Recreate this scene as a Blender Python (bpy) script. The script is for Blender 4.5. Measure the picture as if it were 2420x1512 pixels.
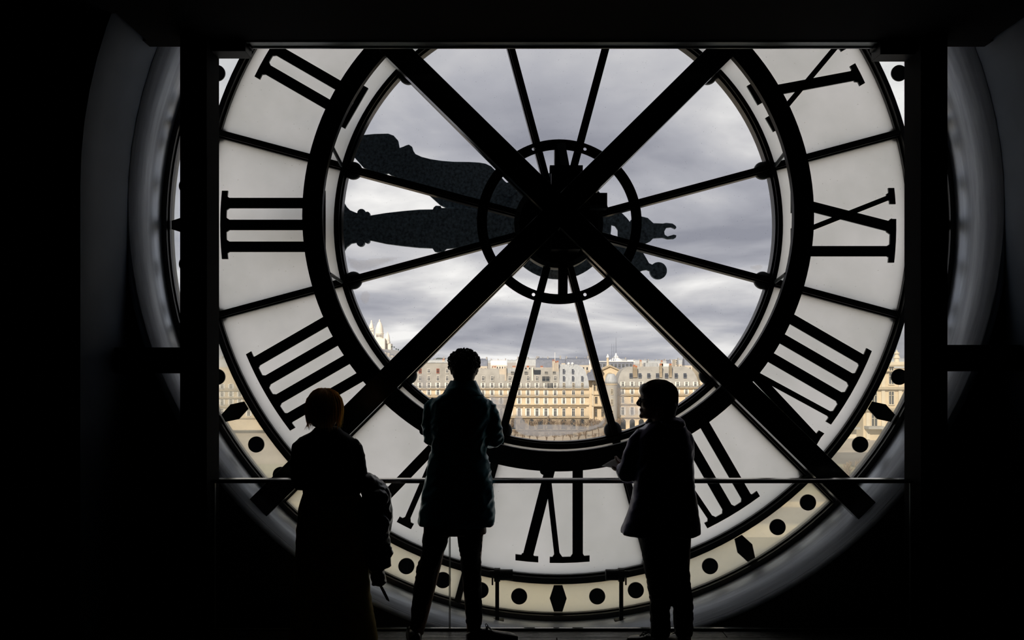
import bpy, bmesh, math, random
from mathutils import Vector, Matrix, noise, Quaternion

for o in list(bpy.data.objects):
    bpy.data.objects.remove(o)
scene = bpy.context.scene
COL = scene.collection
random.seed(7)
PI = math.pi

# ------------------------------------------------------------------ camera
F, CX, HY, CAMZ = 1900.0, 1210.0, 860.0, 1.715
cam_d = bpy.data.cameras.new('camera')
cam_d.sensor_width = 36.0
cam_d.lens = 36.0 * F / 2420.0
cam_d.shift_y = (HY - 756.0) / 2420.0
cam_d.clip_start = 0.05
cam_d.clip_end = 30000
cam = bpy.data.objects.new('camera', cam_d)
COL.objects.link(cam)
cam.location = (0, 0, CAMZ)
cam.rotation_euler = (PI / 2, 0, 0)
scene.camera = cam

# ------------------------------------------------------------------ world: broken overcast
w = bpy.data.worlds.new('overcast_sky')
scene.world = w
w.use_nodes = True
nt = w.node_tree
nt.nodes.clear()


def N(t, kind, **kw):
    n = t.nodes.new(kind)
    for k, v in kw.items():
        if k == 'op':
            n.operation = v
        else:
            n.inputs[k].default_value = v
    return n


tc = N(nt, 'ShaderNodeTexCoord')
sep = N(nt, 'ShaderNodeSeparateXYZ')
nt.links.new(tc.outputs['Generated'], sep.inputs[0])
mx = N(nt, 'ShaderNodeMath', op='MAXIMUM')
nt.links.new(sep.outputs['Z'], mx.inputs[0])
mx.inputs[1].default_value = 0.0
ad = N(nt, 'ShaderNodeMath', op='ADD')
nt.links.new(mx.outputs[0], ad.inputs[0])
ad.inputs[1].default_value = 0.19
dx = N(nt, 'ShaderNodeMath', op='DIVIDE')
dy = N(nt, 'ShaderNodeMath', op='DIVIDE')
nt.links.new(sep.outputs['X'], dx.inputs[0])
nt.links.new(ad.outputs[0], dx.inputs[1])
nt.links.new(sep.outputs['Y'], dy.inputs[0])
nt.links.new(ad.outputs[0], dy.inputs[1])
cmb = N(nt, 'ShaderNodeCombineXYZ')
nt.links.new(dx.outputs[0], cmb.inputs[0])
nt.links.new(dy.outputs[0], cmb.inputs[1])
cmb.inputs[2].default_value = 2.3
nz = N(nt, 'ShaderNodeTexNoise', Scale=1.25, Detail=6.0, Roughness=0.50, Distortion=0.25)
nt.links.new(cmb.outputs[0], nz.inputs['Vector'])
cr = N(nt, 'ShaderNodeValToRGB')
el = cr.color_ramp.elements
el[0].position, el[0].color = 0.32, (0.225, 0.232, 0.268, 1)
el[1].position, el[1].color = 0.68, (0.74, 0.73, 0.71, 1)
e = cr.color_ramp.elements.new(0.46)
e.color = (0.345, 0.350, 0.380, 1)
e = cr.color_ramp.elements.new(0.56)
e.color = (0.490, 0.487, 0.495, 1)
nt.links.new(nz.outputs['Fac'], cr.inputs[0])
bg = N(nt, 'ShaderNodeBackground', Strength=1.0)
nt.links.new(cr.outputs[0], bg.inputs['Color'])
wo = N(nt, 'ShaderNodeOutputWorld')
nt.links.new(bg.outputs[0], wo.inputs[0])

# ------------------------------------------------------------------ sun behind the museum, on the far facades
sd = bpy.data.lights.new('sun', 'SUN')
sd.energy = 3.3
sd.angle = 0.02
sd.color = (1.0, 0.88, 0.72)
sun = bpy.data.objects.new('sun', sd)
COL.objects.link(sun)
sun.location = (-20, -40, 40)
sun.rotation_euler = Vector((0.30, 0.80, -0.48)).to_track_quat('-Z', 'Y').to_euler()

scene.view_settings.view_transform = 'Standard'
scene.view_settings.look = 'None'
scene.view_settings.gamma = 1.0
scene.view_settings.use_curve_mapping = False
scene.view_settings.exposure = 0.66


# ------------------------------------------------------------------ helpers
def P(px, py, d):
    return Vector(((px - CX) * d / F, d, CAMZ - (py - HY) * d / F))


class MB:
    """collects geometry for one mesh"""

    def __init__(s):
        s.v, s.f, s.mi = [], [], []
        s.m = 0

    def add(s, vs, fs):
        k = len(s.v)
        s.v += [Vector(p) for p in vs]
        for f in fs:
            s.f.append([i + k for i in f])
            s.mi.append(s.m)
        return s

    def box(s, x0, x1, y0, y1, z0, z1):
        vs = [(x, y, z) for z in (z0, z1) for y in (y0, y1) for x in (x0, x1)]
        return s.add(vs, [(0, 2, 3, 1), (4, 5, 7, 6), (0, 1, 5, 4), (2, 6, 7, 3), (0, 4, 6, 2), (1, 3, 7, 5)])

    def bar(s, a, b, w_, t_, up=(0, 1, 0)):
        """box beam from a to b; w_ across, t_ along up"""
        a, b = Vector(a), Vector(b)
        ax = (b - a).normalized()
        u = Vector(up)
        u = (u - ax * u.dot(ax)).normalized()
        si = ax.cross(u)
        vs = []
        for p in (a, b):
            for i, j in ((-1, -1), (1, -1), (1, 1), (-1, 1)):
                vs.append(p + si * (i * w_ / 2) + u * (j * t_ / 2))
        return s.add(vs, [(3, 2, 1, 0), (4, 5, 6, 7), (0, 1, 5, 4), (1, 2, 6, 5), (2, 3, 7, 6), (3, 0, 4, 7)])

    def prism(s, poly, y0, y1):
        """poly of (x, z), extruded along y"""
        n = len(poly)
        ar = sum(poly[i][0] * poly[(i + 1) % n][1] - poly[(i + 1) % n][0] * poly[i][1] for i in range(n))
        if ar < 0:
            poly = poly[::-1]
        vs = [(p[0], y0, p[1]) for p in poly] + [(p[0], y1, p[1]) for p in poly]
        fs = [list(range(n)), list(range(2 * n - 1, n - 1, -1))]
        for i in range(n):
            j = (i + 1) % n
            fs.append([i, n + i, n + j, j])
        return s.add(vs, fs)

    def prismx(s, poly, x0, x1):
        """poly of (y, z), extruded along x"""
        n = len(poly)
        vs = [(x0, p[0], p[1]) for p in poly] + [(x1, p[0], p[1]) for p in poly]
        fs = [list(range(n)), list(range(2 * n - 1, n - 1, -1))]
        for i in range(n):
            j = (i + 1) % n
            fs.append([i, n + i, n + j, j])
        return s.add(vs, fs)

    def sector(s, r0, r1, a0, a1, y0, y1, seg=12, closed=False):
        """ring sector in the (x, z) plane, angles in degrees"""
        vs, fs = [], []
        n = seg if closed else seg + 1
        for i in range(n):
            a = math.radians(a0 + (a1 - a0) * i / seg)
            c, q = math.cos(a), math.sin(a)
            vs += [(r0 * c, y0, r0 * q), (r1 * c, y0, r1 * q), (r1 * c, y1, r1 * q), (r0 * c, y1, r0 * q)]
        for i in range(seg):
            p, q = 4 * i, 4 * ((i + 1) % n)
            for k in range(4):
                l = (k + 1) % 4
                fs.append([p + k, p + l, q + l, q + k])
        if not closed:
            fs.append([3, 2, 1, 0])
            e_ = 4 * seg
            fs.append([e_, e_ + 1, e_ + 2, e_ + 3])
        return s.add(vs, fs)

    def rings(s, rings, cap=True, closed=True):
        n = len(rings[0])
        vs, fs = [], []
        for r in rings:
            vs += list(r)
        for i in range(len(rings) - 1):
            for j in range(n if closed else n - 1):
                k = (j + 1) % n
                fs.append([i * n + j, i * n + k, (i + 1) * n + k, (i + 1) * n + j])
        if cap:
            fs.append(list(range(n - 1, -1, -1)))
            e_ = (len(rings) - 1) * n
            fs.append([e_ + j for j in range(n)])
        return s.add(vs, fs)

    def tube(s, pts, rad, n=8, cap=True, flat=1.0):
        pts = [Vector(p) for p in pts]
        if not hasattr(rad, '__len__'):
            rad = [rad] * len(pts)
        rs = []
        up = None
        for i, p in enumerate(pts):
            a = pts[max(i - 1, 0)]
            b = pts[min(i + 1, len(pts) - 1)]
            t = (b - a).normalized()
            if up is None:
                up = Vector((0, 0, 1)) if abs(t.z) < 0.9 else Vector((0, 1, 0))
            up = (up - t * up.dot(t))
            up = up.normalized() if up.length > 1e-6 else t.orthogonal().normalized()
            si = t.cross(up)
            rs.append([p + (si * math.cos(2 * PI * k / n) + up * math.sin(2 * PI * k / n) * flat) * rad[i] for k in range(n)])
        return s.rings(rs, cap)

    def ell(s, c, r, n=14, m=9, rot=None):
        c = Vector(c)
        vs, fs = [], []
        R = rot.to_matrix() if rot else Matrix.Identity(3)
        for i in range(1, m):
            ph = PI * i / m
            for j in range(n):
                th = 2 * PI * j / n
                vs.append(c + R @ Vector((r[0] * math.sin(ph) * math.cos(th), r[1] * math.sin(ph) * math.sin(th), r[2] * math.cos(ph))))
        top, bot = len(vs), len(vs) + 1
        vs += [c + R @ Vector((0, 0, r[2])), c + R @ Vector((0, 0, -r[2]))]
        for i in range(m - 2):
            for j in range(n):
                k = (j + 1) % n
                fs.append([i * n + j, (i + 1) * n + j, (i + 1) * n + k, i * n + k])
        for j in range(n):
            k = (j + 1) % n
            fs.append([top, j, k])
            fs.append([bot, (m - 2) * n + k, (m - 2) * n + j])
        return s.add(vs, fs)

    def loft(s, secs, n=28, p=2.4):
        """secs: (cx, cy, z, half width x, half depth y)"""
        rs = []
        for (cx, cy, z, hx, hy) in secs:
            ring = []
            for k in range(n):
                a = 2 * PI * k / n
                c, q = math.cos(a), math.sin(a)
                ring.append(Vector((cx + hx * math.copysign(abs(c) ** (2 / p), c), cy + hy * math.copysign(abs(q) ** (2 / p), q), z)))
            rs.append(ring)
        return s.rings(rs)

    def mesh(s, name, mats):
        me = bpy.data.meshes.new(name)
        me.from_pydata([tuple(p) for p in s.v], [], s.f)
        for m_ in (mats if isinstance(mats, (list, tuple)) else [mats]):
            me.materials.append(m_)
        if isinstance(mats, (list, tuple)) and len(mats) > 1:
            me.polygons.foreach_set('material_index', s.mi)
        bm = bmesh.new()
        bm.from_mesh(me)
        bmesh.ops.recalc_face_normals(bm, faces=bm.faces)
        bm.to_mesh(me)
        bm.free()
        me.update()
        return me

    def build(s, name, mats, parent=None, world=True, smooth=False, bevel=0):
        """vertices are in world space (world=True) and are moved into the parent's space"""
        off = Vector((0, 0, 0))
        if parent is not None and world:
            off = wloc(parent)
        if off.length:
            s.v = [p - off for p in s.v]
        return place(name, s.mesh(name, mats), parent, smooth=smooth, bevel=bevel)


def wloc(o):
    l = Vector(o.location)
    while o.parent is not None:
        o = o.parent
        l += Vector(o.location)
    return l


def place(name, me, parent=None, loc=(0, 0, 0), rot=(0, 0, 0), smooth=False, bevel=0):
    o = bpy.data.objects.new(name, me)
    COL.objects.link(o)
    o.location = loc
    o.rotation_euler = rot
    if parent is not None:
        o.parent = parent
    if smooth:
        for p in me.polygons:
            p.use_smooth = True
    if bevel:
        b = o.modifiers.new('bevel', 'BEVEL')
        b.width = bevel
        b.segments = 2
        b.limit_method = 'ANGLE'
    return o


def tag(o, label=None, cat=None, group=None, kind=None):
    if label:
        o['label'] = label
    if cat:
        o['category'] = cat
    if group:
        o['group'] = group
    if kind:
        o['kind'] = kind
    return o


def empty(name, loc, label, cat, group=None, kind=None):
    o = bpy.data.objects.new(name, None)
    COL.objects.link(o)
    o.empty_display_size = 0.1
    o.location = loc
    return tag(o, label, cat, group, kind)


def struct(o, label=None, cat=None):
    return tag(o, label, cat, None, 'structure')


def origin_to(o, p):
    """move the object's origin to world point p (top-level, unrotated)"""
    p = Vector(p)
    d = p - Vector(o.location)
    o.data.transform(Matrix.Translation(-d))
    o.location = p
    return o


# ------------------------------------------------------------------ materials
def mat(name, col, rough=0.6, metal=0.0, spec=0.5, var=0.0, scale=8.0, bump=0.0, stretch=None, sheen=0.0, coords='Object', tint=None):
    m = bpy.data.materials.new(name)
    m.use_nodes = True
    t = m.node_tree
    b = t.nodes['Principled BSDF']
    b.inputs['Base Color'].default_value = (*col, 1)
    b.inputs['Roughness'].default_value = rough
    b.inputs['Metallic'].default_value = metal
    b.inputs['Specular IOR Level'].default_value = spec
    if tint:
        b.inputs['Specular Tint'].default_value = (*tint, 1)
    if sheen:
        b.inputs['Sheen Weight'].default_value = sheen
    if var or bump:
        tc = N(t, 'ShaderNodeTexCoord')
        mp = N(t, 'ShaderNodeMapping')
        if stretch:
            mp.inputs['Scale'].default_value = stretch
        t.links.new(tc.outputs[coords], mp.inputs[0])
        nz = N(t, 'ShaderNodeTexNoise', Scale=scale, Detail=6.0, Roughness=0.6)
        t.links.new(mp.outputs[0], nz.inputs['Vector'])
        if var:
            cr = N(t, 'ShaderNodeValToRGB')
            cr.color_ramp.elements[0].position = 0.3
            cr.color_ramp.elements[1].position = 0.7
            cr.color_ramp.elements[0].color = (*[max(c * (1 - var), 0) for c in col], 1)
            cr.color_ramp.elements[1].color = (*[min(c * (1 + var), 1) for c in col], 1)
            t.links.new(nz.outputs['Fac'], cr.inputs[0])
            t.links.new(cr.outputs[0], b.inputs['Base Color'])
        if bump:
            bp = N(t, 'ShaderNodeBump', Strength=bump, Distance=0.01)
            t.links.new(nz.outputs['Fac'], bp.inputs['Height'])
            t.links.new(bp.outputs[0], b.inputs['Normal'])
    return m


def clear_glass(name, tint=(0.97, 0.98, 0.98), film=0.0, filmcol=(0.9, 0.88, 0.82), rough=0.02, scale=3.0, specks=True, fade=False):
    """thin window glass: see-through, a faint reflection, and a film of dirt / condensation of strength film + object 'fog'"""
    m = bpy.data.materials.new(name)
    m.use_nodes = True
    t = m.node_tree
    t.nodes.clear()
    out = N(t, 'ShaderNodeOutputMaterial')
    tr = N(t, 'ShaderNodeBsdfTransparent')
    tr.inputs[0].default_value = (*tint, 1)
    gl = N(t, 'ShaderNodeBsdfGlossy')
    gl.inputs['Roughness'].default_value = rough
    fr = N(t, 'ShaderNodeFresnel', IOR=1.35)
    a = N(t, 'ShaderNodeMixShader')
    t.links.new(fr.outputs[0], a.inputs[0])
    t.links.new(tr.outputs[0], a.inputs[1])
    t.links.new(gl.outputs[0], a.inputs[2])
    tl = N(t, 'ShaderNodeBsdfTranslucent')
    tl.inputs[0].default_value = (*filmcol, 1)
    tcn = N(t, 'ShaderNodeTexCoord')
    nz = N(t, 'ShaderNodeTexNoise', Scale=scale, Detail=5.0, Roughness=0.6)
    t.links.new(tcn.outputs['Object'], nz.inputs['Vector'])
    at = N(t, 'ShaderNodeAttribute')
    at.attribute_type = 'OBJECT'
    at.attribute_name = 'fog'
    mr = N(t, 'ShaderNodeMapRange')
    mr.inputs['From Min'].default_value = 0.3
    mr.inputs['From Max'].default_value = 0.7
    mr.inputs['To Min'].default_value = -0.22
    mr.inputs['To Max'].default_value = 0.22
    t.links.new(nz.outputs['Fac'], mr.inputs['Value'])
    mu = N(t, 'ShaderNodeMath', op='MULTIPLY_ADD')   # noise*fog + fog
    t.links.new(mr.outputs[0], mu.inputs[0])
    t.links.new(at.outputs['Fac'], mu.inputs[1])
    t.links.new(at.outputs['Fac'], mu.inputs[2])
    ad = N(t, 'ShaderNodeMath', op='ADD')
    ad.use_clamp = True
    t.links.new(mu.outputs[0], ad.inputs[0])
    ad.inputs[1].default_value = film
    b = N(t, 'ShaderNodeMixShader')
    if fade:
        fa = N(t, 'ShaderNodeAttribute')
        fa.attribute_name = 'film'
        fm = N(t, 'ShaderNodeMath', op='MULTIPLY')
        t.links.new(ad.outputs[0], fm.inputs[0])
        t.links.new(fa.outputs['Fac'], fm.inputs[1])
        t.links.new(fm.outputs[0], b.inputs[0])
        t.links.new(tr.outputs[0], b.inputs[1])
    else:
        t.links.new(ad.outputs[0], b.inputs[0])
        t.links.new(a.outputs[0], b.inputs[1])
    t.links.new(tl.outputs[0], b.inputs[2])
    last = b
    if specks:
        vo = N(t, 'ShaderNodeTexVoronoi', Scale=34.0)
        t.links.new(tcn.outputs['Object'], vo.inputs['Vector'])
        nz2 = N(t, 'ShaderNodeTexNoise', Scale=9.0, Detail=2.0)
        t.links.new(tcn.outputs['Object'], nz2.inputs['Vector'])
        m1 = N(t, 'ShaderNodeMath', op='MULTIPLY')
        t.links.new(nz2.outputs['Fac'], m1.inputs[0])
        m1.inputs[1].default_value = 0.13
        lt = N(t, 'ShaderNodeMath', op='LESS_THAN')
        t.links.new(vo.outputs['Distance'], lt.inputs[0])
        t.links.new(m1.outputs[0], lt.inputs[1])
        m2 = N(t, 'ShaderNodeMath', op='MULTIPLY')
        t.links.new(lt.outputs[0], m2.inputs[0])
        m2.inputs[1].default_value = 0.35
        df = N(t, 'ShaderNodeBsdfDiffuse')
        df.inputs[0].default_value = (0.06, 0.06, 0.06, 1)
        c = N(t, 'ShaderNodeMixShader')
        t.links.new(m2.outputs[0], c.inputs[0])
        t.links.new(last.outputs[0], c.inputs[1])
        t.links.new(df.outputs[0], c.inputs[2])
        last = c
    t.links.new(last.outputs[0], out.inputs[0])
    return m


def milk_glass(name):
    m = bpy.data.materials.new(name)
    m.use_nodes = True
    t = m.node_tree
    t.nodes.clear()
    out = N(t, 'ShaderNodeOutputMaterial')
    tl = N(t, 'ShaderNodeBsdfTranslucent')
    tcn = N(t, 'ShaderNodeTexCoord')
    nz = N(t, 'ShaderNodeTexNoise', Scale=2.2, Detail=6.0, Roughness=0.55)
    t.links.new(tcn.outputs['Object'], nz.inputs['Vector'])
    cr = N(t, 'ShaderNodeValToRGB')
    cr.color_ramp.elements[0].position = 0.3
    cr.color_ramp.elements[0].color = (0.87, 0.88, 0.875, 1)
    cr.color_ramp.elements[1].position = 0.7
    cr.color_ramp.elements[1].color = (0.975, 0.98, 0.985, 1)
    t.links.new(nz.outputs['Fac'], cr.inputs[0])
    # small specks of dirt
    vo = N(t, 'ShaderNodeTexVoronoi', Scale=22.0)
    t.links.new(tcn.outputs['Object'], vo.inputs['Vector'])
    lt = N(t, 'ShaderNodeMath', op='LESS_THAN')
    t.links.new(vo.outputs['Distance'], lt.inputs[0])
    lt.inputs[1].default_value = 0.06
    mc = N(t, 'ShaderNodeMix')
    mc.data_type = 'RGBA'
    t.links.new(lt.outputs[0], mc.inputs[0])
    t.links.new(cr.outputs[0], mc.inputs[6])
    mc.inputs[7].default_value = (0.62, 0.62, 0.58, 1)
    t.links.new(mc.outputs[2], tl.inputs[0])
    gl = N(t, 'ShaderNodeBsdfGlossy')
    gl.inputs['Roughness'].default_value = 0.15
    a = N(t, 'ShaderNodeMixShader')
    a.inputs[0].default_value = 0.03
    t.links.new(tl.outputs[0], a.inputs[1])
    t.links.new(gl.outputs[0], a.inputs[2])
    t.links.new(a.outputs[0], out.inputs[0])
    return m


M = {}
M['black'] = mat('black_painted_wall', (0.012, 0.012, 0.013), 0.9, spec=0.1)
M['steel'] = mat('black_painted_steel', (0.006, 0.007, 0.008), 0.5, spec=0.22)
M['gloss_steel'] = mat('satin_black_beam_paint', (0.010, 0.011, 0.012), 0.22, spec=0.5)
M['iron'] = mat('clock_frame_iron', (0.022, 0.021, 0.018), 0.38, spec=0.5, var=0.3, scale=30)
M['numeral'] = mat('black_numeral_enamel', (0.006, 0.010, 0.012), 0.35, spec=0.3)
M['reveal'] = mat('grey_reveal_paint', (0.66, 0.72, 0.88), 0.42, metal=0.3, spec=0.7, var=0.22, scale=1.6, bump=0.2, stretch=(1, 9, 1))
M['niche'] = mat('grey_niche_plaster', (0.05, 0.068, 0.098), 0.65, spec=0.25, var=0.25, scale=1.2)
M['soffit'] = mat('pale_lit_metal', (0.22, 0.24, 0.24), 0.4, metal=0.6, var=0.3, scale=4, stretch=(1, 30, 1))  # paler metal carrying sky light on the header underside and the rail glints
M['rail'] = mat('polished_handrail_steel', (0.62, 0.61, 0.58), 0.14, metal=1.0)
M['shoe_rail'] = mat('dark_base_channel', (0.03, 0.03, 0.03), 0.35, metal=0.5)
M['clear'] = clear_glass('clear_window_glass', tint=(0.91, 0.91, 0.915))
M['balglass'] = clear_glass('balustrade_glass', tint=(0.985, 0.99, 0.988), specks=False)
M['edge'] = mat('polished_glass_edge', (0.55, 0.62, 0.60), 0.15, spec=0.8)
M['dotglass'] = clear_glass('dot_band_glass', film=0.06, filmcol=(0.93, 0.89, 0.76), scale=2.0)
M['fog'] = clear_glass('condensation_film', tint=(1, 1, 1), film=0.0, filmcol=(0.99, 0.955, 0.93), scale=5.0, specks=False, fade=True)
M['milk'] = milk_glass('milky_numeral_glass')
M['hand'] = mat('weathered_hand_copper', (0.15, 0.21, 0.26), 0.6, var=0.75, scale=45, bump=0.3)
M['clip'] = mat('rubber_glass_clip', (0.22, 0.24, 0.25), 0.7)
M['bracket'] = mat('grey_hub_bracket', (0.16, 0.18, 0.19), 0.5, metal=0.4, var=0.3, scale=20)


def wood_mat():
    m = bpy.data.materials.new('dark_oak_plank')
    m.use_nodes = True
    t = m.node_tree
    b = t.nodes['Principled BSDF']
    tcn = N(t, 'ShaderNodeTexCoord')
    oi = N(t, 'ShaderNodeObjectInfo')
    va = N(t, 'ShaderNodeVectorMath', op='ADD')
    t.links.new(tcn.outputs['Object'], va.inputs[0])
    mm = N(t, 'ShaderNodeMath', op='MULTIPLY')
    t.links.new(oi.outputs['Random'], mm.inputs[0])
    mm.inputs[1].default_value = 40.0
    t.links.new(mm.outputs[0], va.inputs[1])
    mp = N(t, 'ShaderNodeMapping')
    mp.inputs['Scale'].default_value = (2.5, 14, 1)
    t.links.new(va.outputs[0], mp.inputs[0])
    nz = N(t, 'ShaderNodeTexNoise', Scale=1.6, Detail=3.0, Roughness=0.5, Distortion=0.6)
    t.links.new(mp.outputs[0], nz.inputs['Vector'])
    wv = N(t, 'ShaderNodeMath', op='MULTIPLY')
    t.links.new(nz.outputs['Fac'], wv.inputs[0])
    wv.inputs[1].default_value = 60.0
    sn = N(t, 'ShaderNodeMath', op='SINE')
    t.links.new(wv.outputs[0], sn.inputs[0])
    cr = N(t, 'ShaderNodeValToRGB')
    cr.color_ramp.elements[0].color = (0.045, 0.043, 0.040, 1)
    cr.color_ramp.elements[1].color = (0.19, 0.185, 0.17, 1)
    mr = N(t, 'ShaderNodeMapRange')
    mr.inputs['From Min'].default_value = -1
    t.links.new(sn.outputs[0], mr.inputs['Value'])
    t.links.new(mr.outputs[0], cr.inputs[0])
    t.links.new(cr.outputs[0], b.inputs['Base Color'])
    b.inputs['Roughness'].default_value = 0.32
    bp = N(t, 'ShaderNodeBump', Strength=0.4, Distance=0.002)
    t.links.new(mr.outputs[0], bp.inputs['Height'])
    t.links.new(bp.outputs[0], b.inputs['Normal'])
    return m


M['wood'] = wood_mat()

# ================================================================== STRUCTURE
GY = 6.11                      # glass plane of the clock
S = 311.0                      # photograph pixels per metre at the glass
ZC = CAMZ + 328.0 / S          # height of the clock's centre
XC = 109.0 / S
WY, WR, WXC = 5.337, 2.91, 0.3596      # inner face of the clock wall, its opening
NY = 4.75                      # front of the niche
ROOM = (-6.0, 6.4, -4.0, 7.6)  # x0, x1, back y, ceiling z


def rect_hole(mb, cx, cz, r, x0, x1, z0, z1, y, n=96):
    inner, outer = [], []
    for i in range(n):
        a = 2 * PI * i / n
        c, q = math.cos(a), math.sin(a)
        ts = []
        if c > 1e-9: ts.append((x1 - cx) / c)
        if c < -1e-9: ts.append((x0 - cx) / c)
        if q > 1e-9: ts.append((z1 - cz) / q)
        if q < -1e-9: ts.append((z0 - cz) / q)
        t_ = min(ts)
        inner.append(Vector((cx + r * c, y, cz + r * q)))
        outer.append(Vector((cx + t_ * c, y, cz + t_ * q)))
    return inner, outer


# the wall with the round opening
mb = MB()
i0, o0 = rect_hole(mb, WXC, ZC, WR + 0.035, ROOM[0], ROOM[1], -0.6, ROOM[3], WY)
i1, o1 = rect_hole(mb, XC, ZC, 3.04, ROOM[0], ROOM[1], -0.6, ROOM[3], 6.22)
n = len(i0)
vs = i0 + o0 + i1 + o1
fs = []
for k in range(n):
    l = (k + 1) % n
    fs += [[k, l, n + l, n + k], [2 * n + k, 3 * n + k, 3 * n + l, 2 * n + l], [k, 2 * n + k, 2 * n + l, l], [n + k, n + l, 3 * n + l, 3 * n + k]]
mb.add(vs, fs)
struct(mb.build('wall_clock', M['black']), 'dark wall pierced by the round clock opening')

# the sloping round reveal
mb = MB()
rs = []
for (y, r, cx) in ((WY, WR, WXC), (WY, WR - 0.004, WXC), (6.0, 2.984, XC), (6.2, 2.994, XC), (6.2, 3.045, XC), (WY - 0.001, WR + 0.04, WXC), (WY - 0.001, WR, WXC)):
    rs.append([Vector((cx + r * math.cos(2 * PI * k / 192), y, ZC + r * math.sin(2 * PI * k / 192))) for k in range(192)])
rs.append(rs[0])
mb.rings(rs, cap=False)
struct(mb.build('trim_1', M['reveal'], smooth=True), 'grey painted sloping reveal around the clock')


# the niche: arch on straight sides, between the room and the clock wall
def arch(cx, r, z0, n=48):
    pts = [(cx + r, z0)]
    for i in range(n + 1):
        a = PI * i / n
        pts.append((cx + r * math.cos(a), ZC + r * math.sin(a)))
    pts.append((cx - r, z0))
    return pts


mb = MB()
A = arch(WXC, WR, -0.6)
B = arch(WXC, WR + 0.06, -0.6)
rs = [[Vector((p[0], y, p[1])) for p in q] for (q, y) in ((A, NY), (A, WY), (B, WY), (B, NY))]
rs.append(rs[0])
mb.rings(rs, cap=False, closed=False)
struct(mb.build('wall_niche', M['niche'], smooth=True), 'dark curved side of the arched niche')

# the room-side wall with the arched opening
mb = MB()
pts = arch(WXC, WR + 0.06, -0.6)
x0, x1, zt = ROOM[0], ROOM[1], ROOM[3]
outer = [(x1, -0.6)]
for p in pts[1:-1]:
    c, q = p[0] - WXC, p[1] - ZC
    ts = [(zt - ZC) / q] if q > 1e-6 else []
    if c > 1e-6: ts.append((x1 - WXC) / c)
    if c < -1e-6: ts.append((x0 - WXC) / c)
    t_ = min(ts)
    outer.append((WXC + c * t_, ZC + q * t_))
outer.append((x0, -0.6))
rs = [[Vector((p[0], y, p[1])) for p in q] for (q, y) in ((pts, NY), (outer, NY), (outer, NY + 0.12), (pts, NY + 0.12))]
rs.append(rs[0])
mb.rings(rs, cap=False, closed=False)
struct(mb.build('wall_front', M['black']), 'black room wall around the arched niche')

struct(MB().box(ROOM[0] - 0.2, ROOM[0], ROOM[2], 6.22, -0.6, ROOM[3]).build('wall_left', M['black']))
struct(MB().box(ROOM[1], ROOM[1] + 0.2, ROOM[2], 6.22, -0.6, ROOM[3]).build('wall_right', M['black']))
struct(MB().box(ROOM[0] - 0.2, ROOM[1] + 0.2, ROOM[2] - 0.2, ROOM[2], -0.6, ROOM[3]).build('wall_back', M['black']))
struct(MB().box(ROOM[0] - 0.2, ROOM[1] + 0.2, ROOM[2] - 0.2, 6.22, ROOM[3], ROOM[3] + 0.2).build('roof_slab', M['black']), 'dark roof slab above the clock room')
struct(MB().box(ROOM[0], ROOM[1], ROOM[2], NY, 3.786, 3.95).build('ceiling', M['black']))
struct(MB().box(WXC - 2.7, WXC + 2.7, NY, 5.148, 3.786, 3.95).build('trim_10', M['black']), 'black soffit between ceiling and header')
struct(MB().box(ROOM[0] - 0.2, ROOM[1] + 0.2, ROOM[2] - 0.2, 6.22, -0.8, -0.6).build('trim_2', M['black']), 'dark slab below the glass barrier')

# floor: slab and planks
floor = struct(MB().box(ROOM[0], ROOM[1], ROOM[2], 5.215, -0.3, -0.014).build('floor', M['black']), 'dark oak plank floor')
pl = MB().box(-0.797, 0.797, -0.082, 0.082, -0.014, 0.0)
plank_me = pl.mesh('plank', M['wood'])
for r in range(10):
    y = 5.125 - 0.168 * r
    for k in range(4):
        x = -2.35 + 1.6 * k + (0.53 * r) % 1.6 - 0.3
        place('plank', plank_me, floor, (x, y, 0))

# steel portal: posts, header, side rails, corner brackets
struct(MB().box(-2.095, -1.926, 5.07, 5.29, 0, 4.2).build('trim_3', M['black'], bevel=0.004), 'black steel post left of the clock')
struct(MB().box(2.580, 2.748, 5.07, 5.29, 0, 4.2).build('trim_4', M['black'], bevel=0.004), 'black steel post right of the clock')
hd = struct(MB().box(-2.53, 3.25, 5.15, 5.25, 3.786, 4.1).build('trim_5', M['black']), 'black header panel above the clock view')
mb = MB().box(-1.71, 2.35, 5.153, 5.247, 3.777, 3.787)
mb.box(-1.71, 2.35, 5.225, 5.24, 3.768, 3.778)
mb.build('lit_underside_strip', M['soffit'], hd, bevel=0.001)  # lighter strip puts the sky light into the header's underside colour
mb = MB().box(-1.925, -1.705, 5.14, 5.27, 3.715, 3.80)
mb.box(-1.715, -1.69, 5.18, 5.26, 3.76, 3.80)
struct(mb.build('trim_6', M['steel'], bevel=0.003), 'black corner bracket at the left post')
mb = MB().box(2.355, 2.579, 5.14, 5.27, 3.695, 3.80)
mb.box(2.34, 2.365, 5.18, 5.26, 3.75, 3.80)
struct(mb.build('trim_7', M['steel'], bevel=0.003), 'black corner bracket at the right post')
for nm, xa, xb, za, zb, lab in (('trim_8', -2.55, -2.095, 1.655, 1.822, 'black side rail between left post and niche'),
                                ('trim_9', 2.748, 3.268, 1.668, 1.838, 'black side rail between right post and niche')):
    mb = MB().box(xa, xb, 5.16, 5.24, za, zb)
    o = struct(mb.build(nm, M['steel'], bevel=0.003), lab)
    xm = (xa + xb) / 2
    MB().box(xm - 0.02, xm + 0.04, 5.150, 5.161, (za + zb) / 2 - 0.003, (za + zb) / 2 + 0.003).build('glint_strip', M['soffit'], o)  # small pale bar painted in as the glint on the rail

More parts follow.
